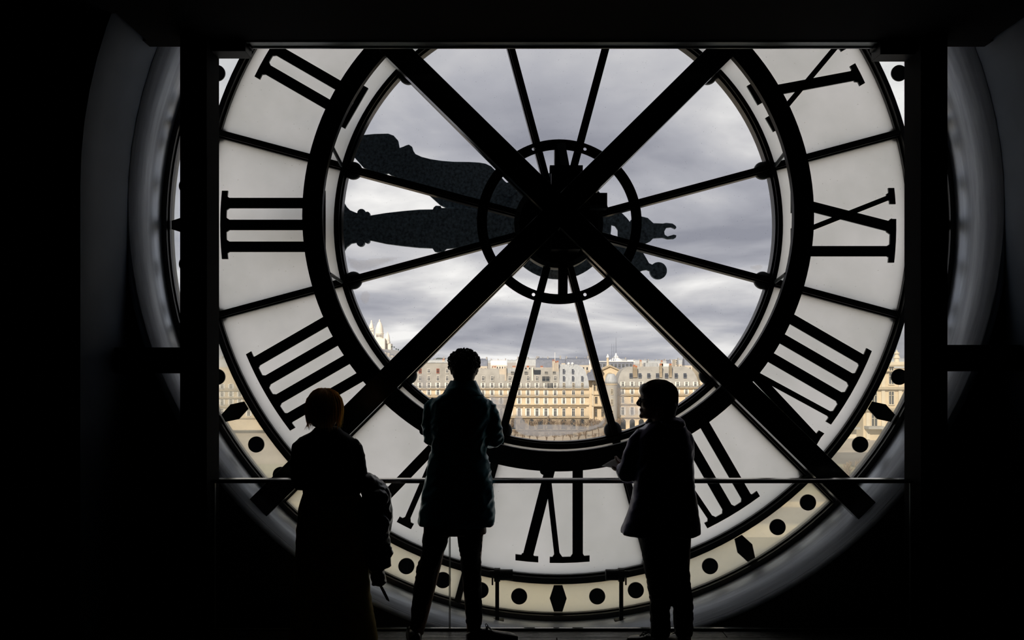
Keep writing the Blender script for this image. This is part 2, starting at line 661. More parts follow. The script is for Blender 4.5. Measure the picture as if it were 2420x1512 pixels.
# ================================================================== CLOCK
clock = empty('station_clock', (XC, GY, ZC - 2.994), 'giant round glass clock face seen from behind with black roman numerals', 'clock')
CL = Vector((0, 0, 2.994))          # centre of the dial in the clock's own space
K = 1.0 / S


def dial(name, me, theta=0.0, y=0.0, parent=clock, smooth=False, uv=None):
    """put a dial-local mesh (x = radial, z = tangential) at angle theta (degrees)"""
    o = place(name, me, parent, CL + Vector((0, y, 0)), (0, -math.radians(theta), 0), smooth)
    return o


def ringmesh(name, r0, r1, y0, y1, m, seg=160):
    return MB().sector(r0 * K, r1 * K, 0, 360, y0, y1, seg, True).mesh(name, m)


def stepped_ring(name, r0, r1, lip_in, lip_out):
    mb = MB()
    mb.sector(r0 * K, r1 * K, 0, 360, -0.03, 0.05, 160, True)
    a, b = r0 + lip_in, r1 - lip_out
    mb.sector(a * K, b * K, 0, 360, -0.065, -0.028, 160, True)
    return mb.mesh(name, M['iron'])


dial('outer_ring', stepped_ring('outer_ring', 914, 931.5, 3, 0))
dial('numeral_ring', stepped_ring('numeral_ring', 824, 846, 5, 6))
dial('inner_ring', stepped_ring('inner_ring', 510.5, 528.5, 4, 5))


def mullion_mesh(name, r0, r1, wd):
    mb = MB()
    h = wd / 2 * K
    mb.box(r0 * K, r1 * K, -0.03, 0.05, -h, h)
    mb.box(r0 * K, r1 * K, -0.062, -0.028, -h * 0.6, h * 0.6)
    mb.box(r0 * K, r1 * K, -0.075, -0.06, -h * 0.22, h * 0.22)
    return mb.mesh(name, M['iron'])


mul_in = mullion_mesh('mullion', 96, 511, 18)
mul_num = mullion_mesh('mullion', 528, 825, 19)
mul_dot = mullion_mesh('mullion', 845, 915, 15)
pane_in = MB().sector(95 * K, 512 * K, -14.6, 14.6, 0.0, 0.010, 16).mesh('clear_pane', M['clear'])
pane_num = MB().sector(527 * K, 826 * K, -14.6, 14.6, 0.0, 0.012, 20).mesh('milky_pane', M['milk'])
pane_dot = MB().sector(844 * K, 916 * K, -14.8, 14.8, 0.0, 0.010, 20).mesh('dot_band_pane', M['dotglass'])
clip_me = MB().tube([(0, 0.006, 0), (0, 0.02, 0), (0, 0.04, 0), (0, 0.05, 0)], [20 * K, 21.5 * K, 20 * K, 10 * K], 24).mesh('glass_clip', M['clip'])
clip_s = MB().tube([(0, 0.006, 0), (0, 0.02, 0), (0, 0.04, 0)], [17 * K, 18 * K, 14 * K], 20).mesh('glass_clip', M['clip'])
FOG = {270: 0.80, 240: 0.68, 300: 0.46, 210: 0.34, 330: 0.12}
panes = {}
for k in range(12):
    th = 30 * k
    p = dial('clear_pane', pane_in, th)
    p['fog'] = {270: 0.02}.get(th, 0.0)
    panes[th] = p
    dial('milky_pane', pane_num, th)
    p = dial('dot_band_pane', pane_dot, th)
    p['fog'] = FOG.get(th, 0.0)
    dial('mullion', mul_in, th + 15)
    dial('mullion', mul_num, th + 15)
    dial('mullion', mul_dot, th + 15)
    a = math.radians(th + 15)
    for me, rr in ((clip_me, 502), (clip_s, 826)):
        o = place('glass_clip', me, clock, CL + Vector((rr * K * math.cos(a), 0, rr * K * math.sin(a))), (0, -a, 0))

# minute dots and hour lozenges
dot_me = MB().tube([(0, -0.012, 0), (0, -0.001, 0)], 19 * K, 40).mesh('minute_dot', M['numeral'])
hexp = [(850, -10), (850, 10), (881, 20), (912, 10), (912, -10), (881, -20)]
hex_me = MB().prism([(r * K, t * K) for r, t in hexp], -0.012, -0.001).mesh('hour_lozenge', M['numeral'])
for k in range(60):
    th = 6 * k
    if k % 5 == 0:
        dial('hour_lozenge', hex_me, th)
    else:
        a = math.radians(th)
        place('minute_dot', dot_me, clock, CL + Vector((881 * K * math.cos(a), 0, 881 * K * math.sin(a))))

# numerals (outer end = top of the letter), t positions in photo pixels at the glass
R0, R1, RS0, RS1 = 556, 786, 549, 797


def stroke(mb, to, ti, hw):
    q = [(R0, ti - hw), (R1, to - hw), (R1, to + hw), (R0, ti + hw)]
    mb.prism([(r * K, t * K) for r, t in q], -0.016, -0.001)


def serif(mb, t0, t1, outer, feet):
    n_ = max(2, int((t1 - t0) / 25))
    poly = []
    if outer:
        ra, rb = RS1, R1 - 3
        for i in range(n_ + 1):
            t = t0 + (t1 - t0) * i / n_
            poly.append((math.sqrt(max(ra * ra - t * t, 1)) * 1.0, t))
        for i in range(n_, -1, -1):
            t = t0 + (t1 - t0) * i / n_
            poly.append((rb - (ra - math.sqrt(ra * ra - t * t)), t))
    else:
        poly = [(RS0, t0), (RS0, t1), (RS0 + 13, t1), (RS0 + 13, t0)]
    mb.prism([(r * K, t * K) for r, t in poly], -0.0165, -0.001)
    for (t, hw) in feet:       # brackets between stroke and serif
        if outer:
            q = [(R1 + 1, t - hw - 8), (R1 - 12, t - hw + 1), (R1 - 12, t + hw - 1), (R1 + 1, t + hw + 8)]
        else:
            q = [(RS0 + 11, t - hw - 7), (RS0 + 22, t - hw + 1), (RS0 + 22, t + hw - 1), (RS0 + 11, t + hw + 7)]
        mb.prism([(r * K, t_ * K) for r, t_ in q], -0.0163, -0.001)


def numeral(strokes, oser, iser):
    """strokes: (t outer, t inner, half width)"""
    mb = MB()
    for (a, b, h) in strokes:
        stroke(mb, a, b, h)
    for (t0, t1) in oser:
        serif(mb, t0, t1, True, [(a, h) for a, b, h in strokes if t0 <= a <= t1])
    for (t0, t1) in iser:
        serif(mb, t0, t1, False, [(b, h) for a, b, h in strokes if t0 <= b <= t1])
    return mb.mesh('numeral', M['numeral'])


TH, TN, TI = 12.5, 6.5, 12.2


def Is(*ts):
    return [(t, t, TI) for t in ts]


NUM = {
    1: (Is(0), [(-29, 29)], [(-29, 29)]),
    2: (Is(-25.7, 25.7), [(-55, 55)], [(-55, 55)]),
    3: (Is(-51.5, 0, 51.5), [(-80.5, 80.5)], [(-80.5, 80.5)]),
    4: (Is(-77, -25.7, 25.7, 77), [(-104, 104)], [(-104, 104)]),
    5: ([(-39, 18, TH), (39, 12, TN)], [(-66, -13), (20, 58)], []),
    6: ([(-73, -14, TH), (-2, -28, TN)] + Is(46), [(-101, -47), (-20, 74)], [(20, 74)]),
    7: ([(-106, -44, TH), (-34, -50, TN)] + Is(12, 63.5), [(-132, -80), (-53, 92)], [(-14, 92)]),
    8: ([(-138, -68, TH), (-66, -72, TN)] + Is(-20, 31.5, 83), [(-165, -112), (-86, 112)], [(-46, 112)]),
    9: (Is(-62) + [(-5, 54, TH), (67, -24, TN)], [(-89, 14), (49, 87)], [(-89, -8), (28, 80)]),
    10: ([(-46, 35, TH), (39, -45, TN)], [(-72, -20), (20, 58)], [(9, 61), (-64, -26)]),
    11: ([(-72, 9, TH), (13, -71, TN)] + Is(62), [(-98, -46), (-6, 91)], [(-90, -52), (-17, 35), (40, 91)]),
    12: ([(-97, -16, TH), (-12, -96, TN)] + Is(38, 89), [(-123, -71), (-31, 118)], [(-115, -77), (-42, 10), (14, 118)]),
}
for h, spec in NUM.items():
    dial('numeral', numeral(*spec), 90 + 30 * h)

# hub: ring, struts, plates, gear boxes
cu = bpy.data.curves.new('hub_ring', 'CURVE')
cu.dimensions = '2D'
cu.fill_mode = 'BOTH'
cu.extrude = 0.0075
for (x_, y_, r_, n_) in [(0, 0, 190, 96), (0, 0, 167, 96)] + [(178 * math.cos(math.radians(t_)), 178 * math.sin(math.radians(t_)), 4.0, 16) for t_ in (70.5, 109.5, 250.5, 289.5)]:
    sp = cu.splines.new('POLY')
    sp.points.add(n_ - 1)
    for i in range(n_):
        a_ = 2 * PI * i / n_
        sp.points[i].co = ((x_ + r_ * math.cos(a_)) * K, (y_ + r_ * math.sin(a_)) * K, 0, 1)
    sp.use_cyclic_u = True
tmp = bpy.data.objects.new('hub_ring_tmp', cu)
COL.objects.link(tmp)
ring_hub = bpy.data.meshes.new_from_object(tmp.evaluated_get(bpy.context.evaluated_depsgraph_get()))
bpy.data.objects.remove(tmp)
ring_hub.transform(Matrix.Translation((0, -0.1425, 0)) @ Matrix.Rotation(PI / 2, 4, 'X'))
ring_hub.materials.clear()
ring_hub.materials.append(M['steel'])
hr = dial('hub_ring', ring_hub)


def dial_mb(mb, name, m, parent=clock):
    mb.v = [p + CL for p in mb.v]
    return place(name, mb.mesh(name, m), parent)


def dbox(u0, u1, y0, y1, v0, v1):
    return MB().box(u0 * K, u1 * K, y0, y1, v0 * K, v1 * K)


dial_mb(MB().bar((4 * K, -0.155, 180 * K), (14 * K, -0.20, 118 * K), 19 * K, 0.008), 'strut', M['bracket'])
dial_mb(MB().bar((8 * K, -0.20, -70 * K), (8 * K, -0.15, -175 * K), 22 * K, 0.01), 'strut', M['steel'])
dial_mb(dbox(0, 9, -0.16, -0.02, -172, -60), 'strut', M['steel'])
dial_mb(dbox(-10, 4, -0.13, -0.02, 112, 178), 'strut', M['steel'])
dial_mb(MB().sector(2 * K, 100 * K, 0, 360, -0.06, 0.06, 64, True), 'hub_plate', M['steel'])
dial_mb(MB().sector(92 * K, 104 * K, 0, 360, -0.075, 0.065, 64, True), 'hub_collar', M['bracket'])
dial_mb(dbox(-20, 45, -0.30, -0.06, -70, 116), 'motor_housing', M['steel'])
dial_mb(dbox(-24, 50, -0.31, -0.24, 104, 118), 'mounting_plate', M['steel'])
dial_mb(dbox(45, 108, -0.22, -0.12, 32, 62), 'junction_box', M['steel'])
dial_mb(dbox(70, 108, -0.2215, -0.14, 27, 33), 'junction_box_lip', M['bracket'])
dial_mb(MB().tube([(0, -0.06, 0), (0, 0.45, 0)], 24 * K, 20), 'arbor', M['steel'])

# hands, outside the glass
HD = 6.45
HY0, HY1 = HD - 0.012, HD + 0.02


def hand_poly(pts, d=HD):
    return [((P(x, y, d).x), (P(x, y, d).z)) for x, y in pts]


def z4(pts): return [(780 + x / 3.78, 280 + y / 3.78) for x, y in pts]


def z5(pts): return [(1100 + x / 3.437, 300 + y / 3.437) for x, y in pts]


def circ(x, y, r, n=14):
    return [(x + r * math.cos(2 * PI * i / n), y + r * math.sin(2 * PI * i / n)) for i in range(n)]


mh = z4([(2037, 905), (1500, 850), (1200, 800), (995, 800), (990, 782), (945, 780), (925, 797), (920, 813), (800, 815), (650, 828), (500, 845),
         (360, 868), (240, 845), (180, 820), (150, 790), (120, 740), (95, 690), (-150, 850), (-560, 945), (-560, 1005), (-150, 1100), (95, 1250), (120, 1200), (150, 1150), (190, 1118), (235, 1110), (365, 1090),
         (500, 1120), (650, 1140), (800, 1155), (915, 1160), (935, 1190), (960, 1196), (1015, 1190), (1040, 1165), (1200, 1150), (1500, 1100), (2037, 1030)])
minute = MB().prism(hand_poly(mh), HY0, HY1)
for c in (circ(283, 847, 38), circ(335, 858, 24), circ(275, 1108, 37), circ(335, 1094, 23)):
    minute.prism(hand_poly(z4(c)), HY0 - 0.006, HY1 + 0.006)
tail = z5([(760, 740), (1070, 730), (1150, 690), (1270, 700), (1310, 740), (1335, 772), (1340, 758), (1380, 735), (1420, 725), (1480, 740), (1525, 782), (1600, 785), (1630, 780), (1680, 785), (1708, 805), (1712, 820), (1703, 830), (1670, 815), (1630, 820), (1613, 850), (1617, 875),
           (1640, 890), (1690, 875), (1712, 880), (1708, 900), (1690, 910), (1640, 912), (1600, 900), (1525, 905), (1500, 930), (1460, 950), (1410, 945), (1340, 920), (1237, 892), (1237, 838), (1215, 805), (1180, 795), (1172, 872), (1070, 840), (760, 830)])
minute.prism(hand_poly(tail), HY0, HY1)
minute.bar(P(1432, 522, HD), P(1462, 520, HD), 0.05, 0.03)
minute.build('minute_hand', M['hand'], clock, bevel=0.004)
HD2 = HD + 0.07
hh = z4([(2037, 860), (1760, 720), (1560, 560), (1490, 480), (1440, 430), (1390, 405), (1330, 395), (1250, 390), (1100, 388), (1000, 380), (900, 365), (820, 345), (765, 320), (745, 290), (735, 255), (705, 235), (680, 242), (660, 252), (622, 265),
         (610, 200), (570, 155), (520, 137), (400, 140), (295, 150), (160, 170), (60, 190), (-60, 180), (40, 260), (150, 330), (215, 345), (300, 440), (400, 490), (500, 500), (520, 490), (550, 510), (640, 545), (700, 560), (800, 620), (890, 690), (985, 775), (1100, 830), (1400, 920), (1900, 1000), (2037, 1020)])
hour = MB().prism(hand_poly(hh, HD2), HD2 - 0.012, HD2 + 0.02)
hour.prism(hand_poly(z5([(900, 760), (1160, 860), (1440, 1020), (1470, 1070), (1490, 1106), (1530, 1125), (1530, 1185), (1470, 1162), (1440, 1166), (1400, 1182), (1150, 1090), (860, 960)]), HD2), HD2 - 0.012, HD2 + 0.02)
hour.prism(hand_poly(z5(circ(1565, 1168, 70, 28)), HD2), HD2 - 0.016, HD2 + 0.024)
hour.prism(hand_poly(z4(circ(1600, 640, 65, 20)), HD2), HD2 - 0.03, HD2 - 0.01)
hour.build('hour_hand', M['hand'], clock, bevel=0.004)
bm_ = MB().sector(0.03, 0.43, 0, 360, HD + 0.025, HD2 - 0.015, 64, True)
c0 = P(1319, 532, HD)
bm_.v = [p + Vector((c0.x, 0, c0.z)) for p in bm_.v]
bm_.build('hand_boss', M['hand'], clock)

# condensation on the lower panes: thin films on the inner face of the glass
FY = GY + 0.014


def fog_patch(pane, pts, dens, soft=6.0, step=4.0):
    """a film of condensation: fine grid inside the outline, thinning towards its edge"""
    xs_ = [p[0] for p in pts]
    ys_ = [p[1] for p in pts]
    n_ = len(pts)

    def inside(x, y):
        c = False
        for i in range(n_):
            (x0, y0), (x1, y1) = pts[i], pts[(i + 1) % n_]
            if (y0 > y) != (y1 > y) and x < (x1 - x0) * (y - y0) / (y1 - y0) + x0:
                c = not c
        return c

    def edge(x, y):
        best = 1e9
        for i in range(n_):
            (x0, y0), (x1, y1) = pts[i], pts[(i + 1) % n_]
            l2 = (x1 - x0) ** 2 + (y1 - y0) ** 2 or 1e-9
            t_ = min(1, max(0, ((x - x0) * (x1 - x0) + (y - y0) * (y1 - y0)) / l2))
            best = min(best, math.hypot(x - x0 - t_ * (x1 - x0), y - y0 - t_ * (y1 - y0)))
        return best
    gx = int((max(xs_) - min(xs_)) / step) + 2
    gy = int((max(ys_) - min(ys_)) / step) + 2
    vals, mb, idx = [], MB(), {}
    pw = clock.location + CL
    rot = Matrix.Rotation(pane.rotation_euler.y, 4, 'Y').inverted()
    for j in range(gy):
        for i in range(gx):
            x, y = min(xs_) + i * step, min(ys_) + j * step
            if inside(x, y):
                idx[(i, j)] = len(mb.v)
                mb.v.append(rot @ (P(x, y, FY) - pw))
                vals.append(min(1.0, edge(x, y) / soft))
    for (i, j) in list(idx):
        q = [(i, j), (i + 1, j), (i + 1, j + 1), (i, j + 1)]
        if all(k_ in idx for k_ in q):
            mb.f.append([idx[k_] for k_ in q])
            mb.mi.append(0)
    me = bpy.data.meshes.new('condensation')
    me.from_pydata([tuple(p) for p in mb.v], [], mb.f)
    me.materials.append(M['fog'])
    at = me.attributes.new('film', 'FLOAT', 'POINT')
    at.data.foreach_set('value', vals)
    o = place('condensation', me, pane)
    o['fog'] = dens
    return o


def zb(pts): return [(1090 + x / 5.815, 800 + y / 5.815) for x, y in pts]


def zc(pts): return [(1360 + x / 5.4, 780 + y / 5.4) for x, y in pts]


fog_patch(panes[270], zb([(770, 930), (735, 1040), (705, 1130), (708, 1210), (740, 1270), (800, 1320), (900, 1350), (1050, 1358), (1200, 1356), (1380, 1345), (1500, 1330), (1650, 1300), (1800, 1265), (1930, 1210), (1990, 1160), (1998, 1100), (1960, 1060), (1925, 1110),
                          (1880, 1160), (1780, 1190), (1690, 1195), (1560, 1180), (1400, 1168), (1200, 1162), (1080, 1168), (1000, 1182), (940, 1178), (890, 1140), (860, 1090), (838, 1030), (825, 960), (800, 900)]), 0.68, 5.0, 3.0)
fog_patch(panes[300], zc([(440, 560), (470, 700), (490, 820), (500, 950), (520, 1080), (560, 1170), (610, 1215), (665, 1232), (760, 1200), (860, 1165), (950, 1110), (960, 1000), (900, 940), (780, 900), (690, 840), (640, 760), (600, 640), (540, 540)]), 0.72, 26.0, 4.0)
fog_patch(panes[240], [(1150, 930), (1185, 935), (1205, 925), (1212, 945), (1204, 975), (1197, 992), (1190, 1006), (1182, 1010), (1170, 995), (1160, 970)], 0.85, 12.0, 4.0)
fog_patch(panes[240], [(985, 880), (1010, 878), (1020, 905), (1015, 935), (998, 930), (985, 905)], 0.5, 14.0, 4.0)
fog_patch(panes[180], [(820, 590), (828, 606), (850, 612), (900, 606), (962, 606), (920, 622), (876, 640), (846, 645), (826, 634), (818, 612)], 0.35, 8.0, 4.0)
fog_patch(panes[210], [(852, 690), (868, 684), (878, 695), (874, 712), (866, 722), (854, 716), (848, 704)], 0.3, 6.0, 3.0)
fog_patch(panes[330], [(1770, 628), (1795, 622), (1808, 628), (1800, 640), (1785, 641), (1772, 636)], 0.35, 5.0, 3.0)
fog_patch(panes[210], [(890, 810), (915, 820), (940, 835), (950, 850), (930, 868), (912, 850), (895, 830)], 0.5, 14.0, 4.0)

# ================================================================== STEEL CROSS BRACE (in front of the dial)
CSC, CY0 = 345.0, 1900 / 345.0
BX, BZ = 113.5 / CSC, CAMZ + 364.0 / CSC
brace = empty('cross_brace', (BX, CY0, BZ - 2.9), 'heavy black steel X brace with its big ring before the clock glass', 'brace')
HRY = 1900 / 333.0
mb = MB().sector(558 / 333.0, 605 / 333.0, 0, 360, HRY, HRY + 0.05, 160, True)
mb.v = [p + Vector((109 / 333.0, 0, CAMZ + 351 / 333.0)) for p in mb.v]
mb.build('brace_ring', M['steel'], brace)
bw = 57.0 / CSC
bc = Vector((BX, CY0, BZ))
for th, L in ((44.6, 3.02), (135.6, 3.02), (224.6, 2.99), (315.6, 3.04)):
    a = math.radians(th)
    d = Vector((math.cos(a), 0, math.sin(a)))
    p0 = bc + d * (bw * 0.5)
    p1 = bc + d * L
    mb = MB().bar(p0 + Vector((0, 0.006, 0)), p1 + Vector((0, 0.006, 0)), bw, 0.012)
    mb.bar(p0 + Vector((0, 0.035, 0)), p1 + Vector((0, 0.035, 0)), bw * 0.985, 0.05)
    mb.bar(p0 + Vector((0, 0.10, 0)), p1 + Vector((0, 0.10, 0)), bw * 0.86, 0.09)
    o = mb.build('beam', M['gloss_steel'], brace, bevel=0.0015)
    for q in (0.62, 1.25):
        for sgn in (-1, 1):
            side = Vector((-d.z, 0, d.x)) * (bw * 0.40 * sgn)
            c = bc + d * q + side + Vector((0, 0.08, 0))
            MB().tube([c - side.normalized() * 0.012, c + side.normalized() * 0.012], 0.011, 8).build('bolt', M['bracket'], o)
mb = MB().prism([(BX + bw * 0.72 * math.cos(math.radians(90 * k)), BZ + bw * 0.72 * math.sin(math.radians(90 * k))) for k in range(4)], CY0 + 0.0005, CY0 + 0.15)
mb.build('centre_plate', M['steel'], brace)
for px, py, rr in ((1000, 1019, 9), (1285, 1113, 9)):
    c = P(px, py, HRY - 0.01)
    MB().tube([c, c + Vector((0, 0.05, 0))], rr / 333.0, 14).build('ring_bolt', M['steel'], brace)
# four stays from the ring to the dial frame
for th in (165, 195, 345, 15):
    a = math.radians(th)
    r = 563 / 333.0
    p0 = Vector((109 / 333.0 + r * math.cos(a), HRY + 0.045, CAMZ + 351 / 333.0 + r * math.sin(a) + (0.10 if th > 100 and th < 180 else 0.03)))
    p1 = Vector((XC + 525 * K * math.cos(a), GY - 0.06, ZC + 525 * K * math.sin(a)))
    MB().tube([p0, p1], 0.013, 10).build('stay', M['bracket'], brace)

# ================================================================== CLAMP STANDS on the reveal
for px, sgn, lab in ((1175, 1, 'black pipe clamp stand on the reveal beside the standing man'), (1468, -1, 'black pipe clamp stand on the reveal left of the person in glasses')):
    d = 5.93
    top, bot = P(px, 1349, d), P(px, 1457, d)
    st = empty('clamp_stand', (bot.x, d, bot.z), lab, 'clamp')
    MB().box(bot.x - 0.014, bot.x + 0.014, d - 0.014, d + 0.014, bot.z - 0.06, top.z).build('leg', M['steel'], st, bevel=0.002)
    MB().box(bot.x - 0.05, bot.x + 0.05, d - 0.03, d + 0.03, bot.z - 0.035, bot.z - 0.02).build('foot_plate', M['steel'], st)
    c = P(px, 1358, d)
    mb = MB().tube([c + Vector((sgn * 0.005, 0, 0)), c + Vector((sgn * 0.115, 0, 0.0))], 0.040, 18)
    mb.build('sleeve', M['steel'], st, bevel=0.003)
    mb = MB().tube([c + Vector((-0.022, 0, 0)), c + Vector((0.022, 0, 0))], 0.050, 18)
    mb.build('collar', M['steel'], st, bevel=0.003)
    MB().tube([c + Vector((-sgn * 0.055, 0, 0.01)), c + Vector((-sgn * 0.02, 0, 0.01))], 0.024, 12).build('end_cap', M['steel'], st)
    MB().tube([c + Vector((-sgn * 0.035, 0, -0.02)), c + Vector((-sgn * 0.035, 0, -0.075))], 0.006, 8).build('hook', M['steel'], st)

# ================================================================== GLASS BALUSTRADE
RY = 5.19
bal = empty('glass_balustrade', (0.34, RY, 0), 'frameless glass barrier with polished handrail before the clock', 'railing')
rz = P(0, 1135.5, RY).z
mb = MB()
prof = [(RY - 0.035, rz - 0.012), (RY - 0.035, rz + 0.004), (RY - 0.024, rz + 0.013), (RY + 0.026, rz + 0.015), (RY + 0.035, rz + 0.008), (RY + 0.035, rz - 0.012), (RY + 0.016, rz - 0.015), (RY - 0.016, rz - 0.015)]
mb.prismx(prof, -1.925, 2.578)
mb.build('handrail', M['rail'], bal, bevel=0.002)
xs = [-1.92, P(1063, 0, RY).x, P(1621, 0, RY).x, 2.573]
for i in range(3):
    a, b = xs[i] + 0.0015, xs[i + 1] - 0.0015
    g = MB().box(a, b, RY - 0.006, RY + 0.006, 0.012, rz - 0.013).build('glass_panel', M['balglass'], bal)
    MB().box(a - 0.0005, a + 0.004, RY - 0.0062, RY + 0.0062, 0.012, rz - 0.014).build('glass_edge', M['edge'], g)
    MB().box(b - 0.004, b + 0.0005, RY - 0.0062, RY + 0.0062, 0.012, rz - 0.014).build('glass_edge', M['edge'], g)
sh = MB().box(-1.925, 2.578, RY - 0.024, RY + 0.024, -0.02, 0.010).build('base_channel', M['shoe_rail'], bal, bevel=0.002)
MB().box(-1.925, 2.578, RY - 0.016, RY - 0.008, 0.009, 0.014).build('gasket', M['edge'], sh)

# ================================================================== OUTSIDE: river, quay, garden, city
GZ = -25.0
M['stone'] = mat('cream_limestone', (0.64, 0.53, 0.37), 0.85, var=0.12, scale=0.25)
M['stone_pale'] = mat('pale_limestone', (0.66, 0.58, 0.44), 0.85, var=0.12, scale=0.25)
M['stone_grey'] = mat('grey_render', (0.36, 0.35, 0.32), 0.85, var=0.14, scale=0.3)
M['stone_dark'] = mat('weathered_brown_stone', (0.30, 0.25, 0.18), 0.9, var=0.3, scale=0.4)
M['zinc'] = mat('zinc_roof', (0.40, 0.42, 0.43), 0.55, var=0.16, scale=0.5, stretch=(3, 3, 0.4))
M['slate'] = mat('slate_roof', (0.17, 0.19, 0.24), 0.6, var=0.2, scale=0.5)
M['shutter'] = mat('white_shutter', (0.78, 0.76, 0.70), 0.7)
M['red_shutter'] = mat('red_shutter', (0.42, 0.13, 0.07), 0.7)
M['pane'] = mat('dark_window_pane', (0.035, 0.042, 0.05), 0.15)
M['ironwork'] = mat('balcony_ironwork', (0.10, 0.10, 0.10), 0.6)
M['cornice'] = mat('stone_cornice', (0.44, 0.37, 0.26), 0.85, var=0.15, scale=0.5)
M['chimney'] = mat('chimney_stack', (0.50, 0.44, 0.36), 0.9, var=0.2, scale=0.4)
M['pot'] = mat('terracotta_pot', (0.46, 0.17, 0.08), 0.8)
M['white'] = mat('white_travertine', (0.80, 0.75, 0.66), 0.8, var=0.08, scale=0.05)
M['lead'] = mat('pale_metal_roof', (0.74, 0.75, 0.75), 0.45)
M['asphalt'] = mat('pale_road', (0.36, 0.33, 0.29), 0.9, var=0.15, scale=0.08)
M['gravel'] = mat('garden_gravel', (0.42, 0.36, 0.28), 0.95, var=0.2, scale=0.05)
M['water'] = mat('river_water', (0.10, 0.11, 0.09), 0.12, var=0.25, scale=0.06, bump=0.5)
M['grass'] = mat('winter_lawn', (0.30, 0.28, 0.19), 0.95, var=0.3, scale=0.1)
M['bark'] = mat('winter_bark', (0.13, 0.10, 0.075), 0.9)
M['twig'] = mat('bare_twigs', (0.26, 0.20, 0.145), 0.95)
M['hill'] = mat('wooded_hill', (0.10, 0.115, 0.10), 0.95, var=0.4, scale=0.01)
M['far1'] = mat('far_pale_wall', (0.55, 0.50, 0.42), 0.9)
M['far2'] = mat('far_grey_wall', (0.38, 0.37, 0.36), 0.9)
M['far3'] = mat('far_cream_wall', (0.66, 0.62, 0.55), 0.9)
M['darkgreen'] = mat('evergreen_crown', (0.05, 0.075, 0.06), 0.95, var=0.5, scale=0.1)

struct(MB().box(-9000, 9000, 6.6, 12000, GZ - 1.2, GZ - 1.0).build('ground', M['gravel']), 'pale ground of the far city')
struct(MB().box(-400, 400, 7.0, 42, GZ - 1, GZ).build('quay_road', M['asphalt']), 'riverside road below the museum')
struct(MB().box(-600, 600, 46, 128, GZ - 1, GZ - 0.85).build('river', M['water']), 'dull green river')
mb = MB().box(-600, 600, 128, 129.5, GZ - 1, GZ + 1.0)
struct(mb.build('quay_wall', M['stone_pale']), 'far pale stone quay wall')
struct(MB().box(-600, 600, 129.5, 150, GZ - 1, GZ).build('far_quay_road', M['asphalt']), 'pale road along the far quay')
struct(MB().box(-300, 90, 170, 215, GZ - 1, GZ + 0.03).build('lawn', M['grass']), 'brown green garden lawn')
struct(MB().box(-600, 600, 150.5, 151.2, GZ - 1, GZ + 0.9).build('garden_wall', M['stone']), 'low garden terrace wall')


def pxw(d):
    return d / F          # metres per photo pixel


def win_meshes(w_, h_, shut, d, sm='shutter'):
    """window frame with shutters, and its dark pane"""
    mb = MB()
    t = 0.13
    mb.box(-w_ / 2 - t, -w_ / 2, -0.22, 0.0, -h_ / 2 - t, h_ / 2 + t)
    mb.box(w_ / 2, w_ / 2 + t, -0.22, 0.0, -h_ / 2 - t, h_ / 2 + t)
    mb.box(-w_ / 2, w_ / 2, -0.22, 0.0, h_ / 2, h_ / 2 + t)
    mb.box(-w_ / 2 - 0.15, w_ / 2 + 0.15, -0.32, 0.0, -h_ / 2 - t - 0.06, -h_ / 2)
    mb.box(-0.06, 0.06, -0.14, -0.02, -h_ / 2, h_ / 2)
    mb.box(-w_ / 2, w_ / 2, -0.14, -0.02, h_ * 0.18, h_ * 0.18 + 0.09)
    if shut:
        for q in (-1, 1):
            a = q * (w_ / 2 + t)
            b = q * (w_ / 2 + t + w_ * 0.52)
            mb.box(min(a, b), max(a, b), -0.14, -0.02, -h_ / 2, h_ / 2)
    return mb.mesh('window', M[sm]), MB().box(-w_ / 2, w_ / 2, -0.07, -0.01, -h_ / 2, h_ / 2).mesh('pane', M['pane'])


WIN = {}


def windows(b, d, xs_, y, w_px, h_px, shut=True, sm='shutter', front=None, jitter=True):
    key = (d, w_px, h_px, shut, sm)
    if key not in WIN:
        WIN[key] = win_meshes(w_px * pxw(d), h_px * pxw(d), shut, d, sm)
    fm, pm = WIN[key]
    f = d if front is None else front
    for x in xs_:
        p = P(x, y, d)
        o = place('window', fm, b, p + Vector((0, f - d, 0)) - b.location)
        place('pane', pm, o)


def building(name, lab, x0, x1, d, top, base, m, depth=14, cat='building'):
    """facade box in photo pixels at distance d"""
    c = P((x0 + x1) / 2, 860, d)
    b = empty(name, (c.x, d, GZ), lab, cat)
    a0, a1 = P(x0, top, d), P(x1, base, d)
    MB().box(a0.x, a1.x, d, d + depth, a1.z, a0.z).build('wall', m, b)
    return b


def band(b, name, x0, x1, d, y0, y1, m, out=0.4, depth=0.6):
    a0, a1 = P(x0, y0, d), P(x1, y1, d)
    return MB().box(a0.x, a1.x, d - out, d + depth, a1.z, a0.z).build(name, m, b)


def railing(b, x0, x1, d, y0, y1):
    a0, a1 = P(x0, y0, d), P(x1, y1, d)
    mb = MB()
    mb.box(a0.x, a1.x, d - 0.75, d - 0.70, a0.z - 0.07, a0.z)
    mb.box(a0.x, a1.x, d - 0.75, d - 0.70, a1.z, a1.z + 0.07)
    n_ = int((a1.x - a0.x) / 0.45)
    for i in range(n_ + 1):
        x = a0.x + (a1.x - a0.x) * i / n_
        mb.box(x - 0.025, x + 0.025, d - 0.74, d - 0.71, a1.z, a0.z)
    o = mb.build('balcony_railing', M['ironwork'], b)
    return o


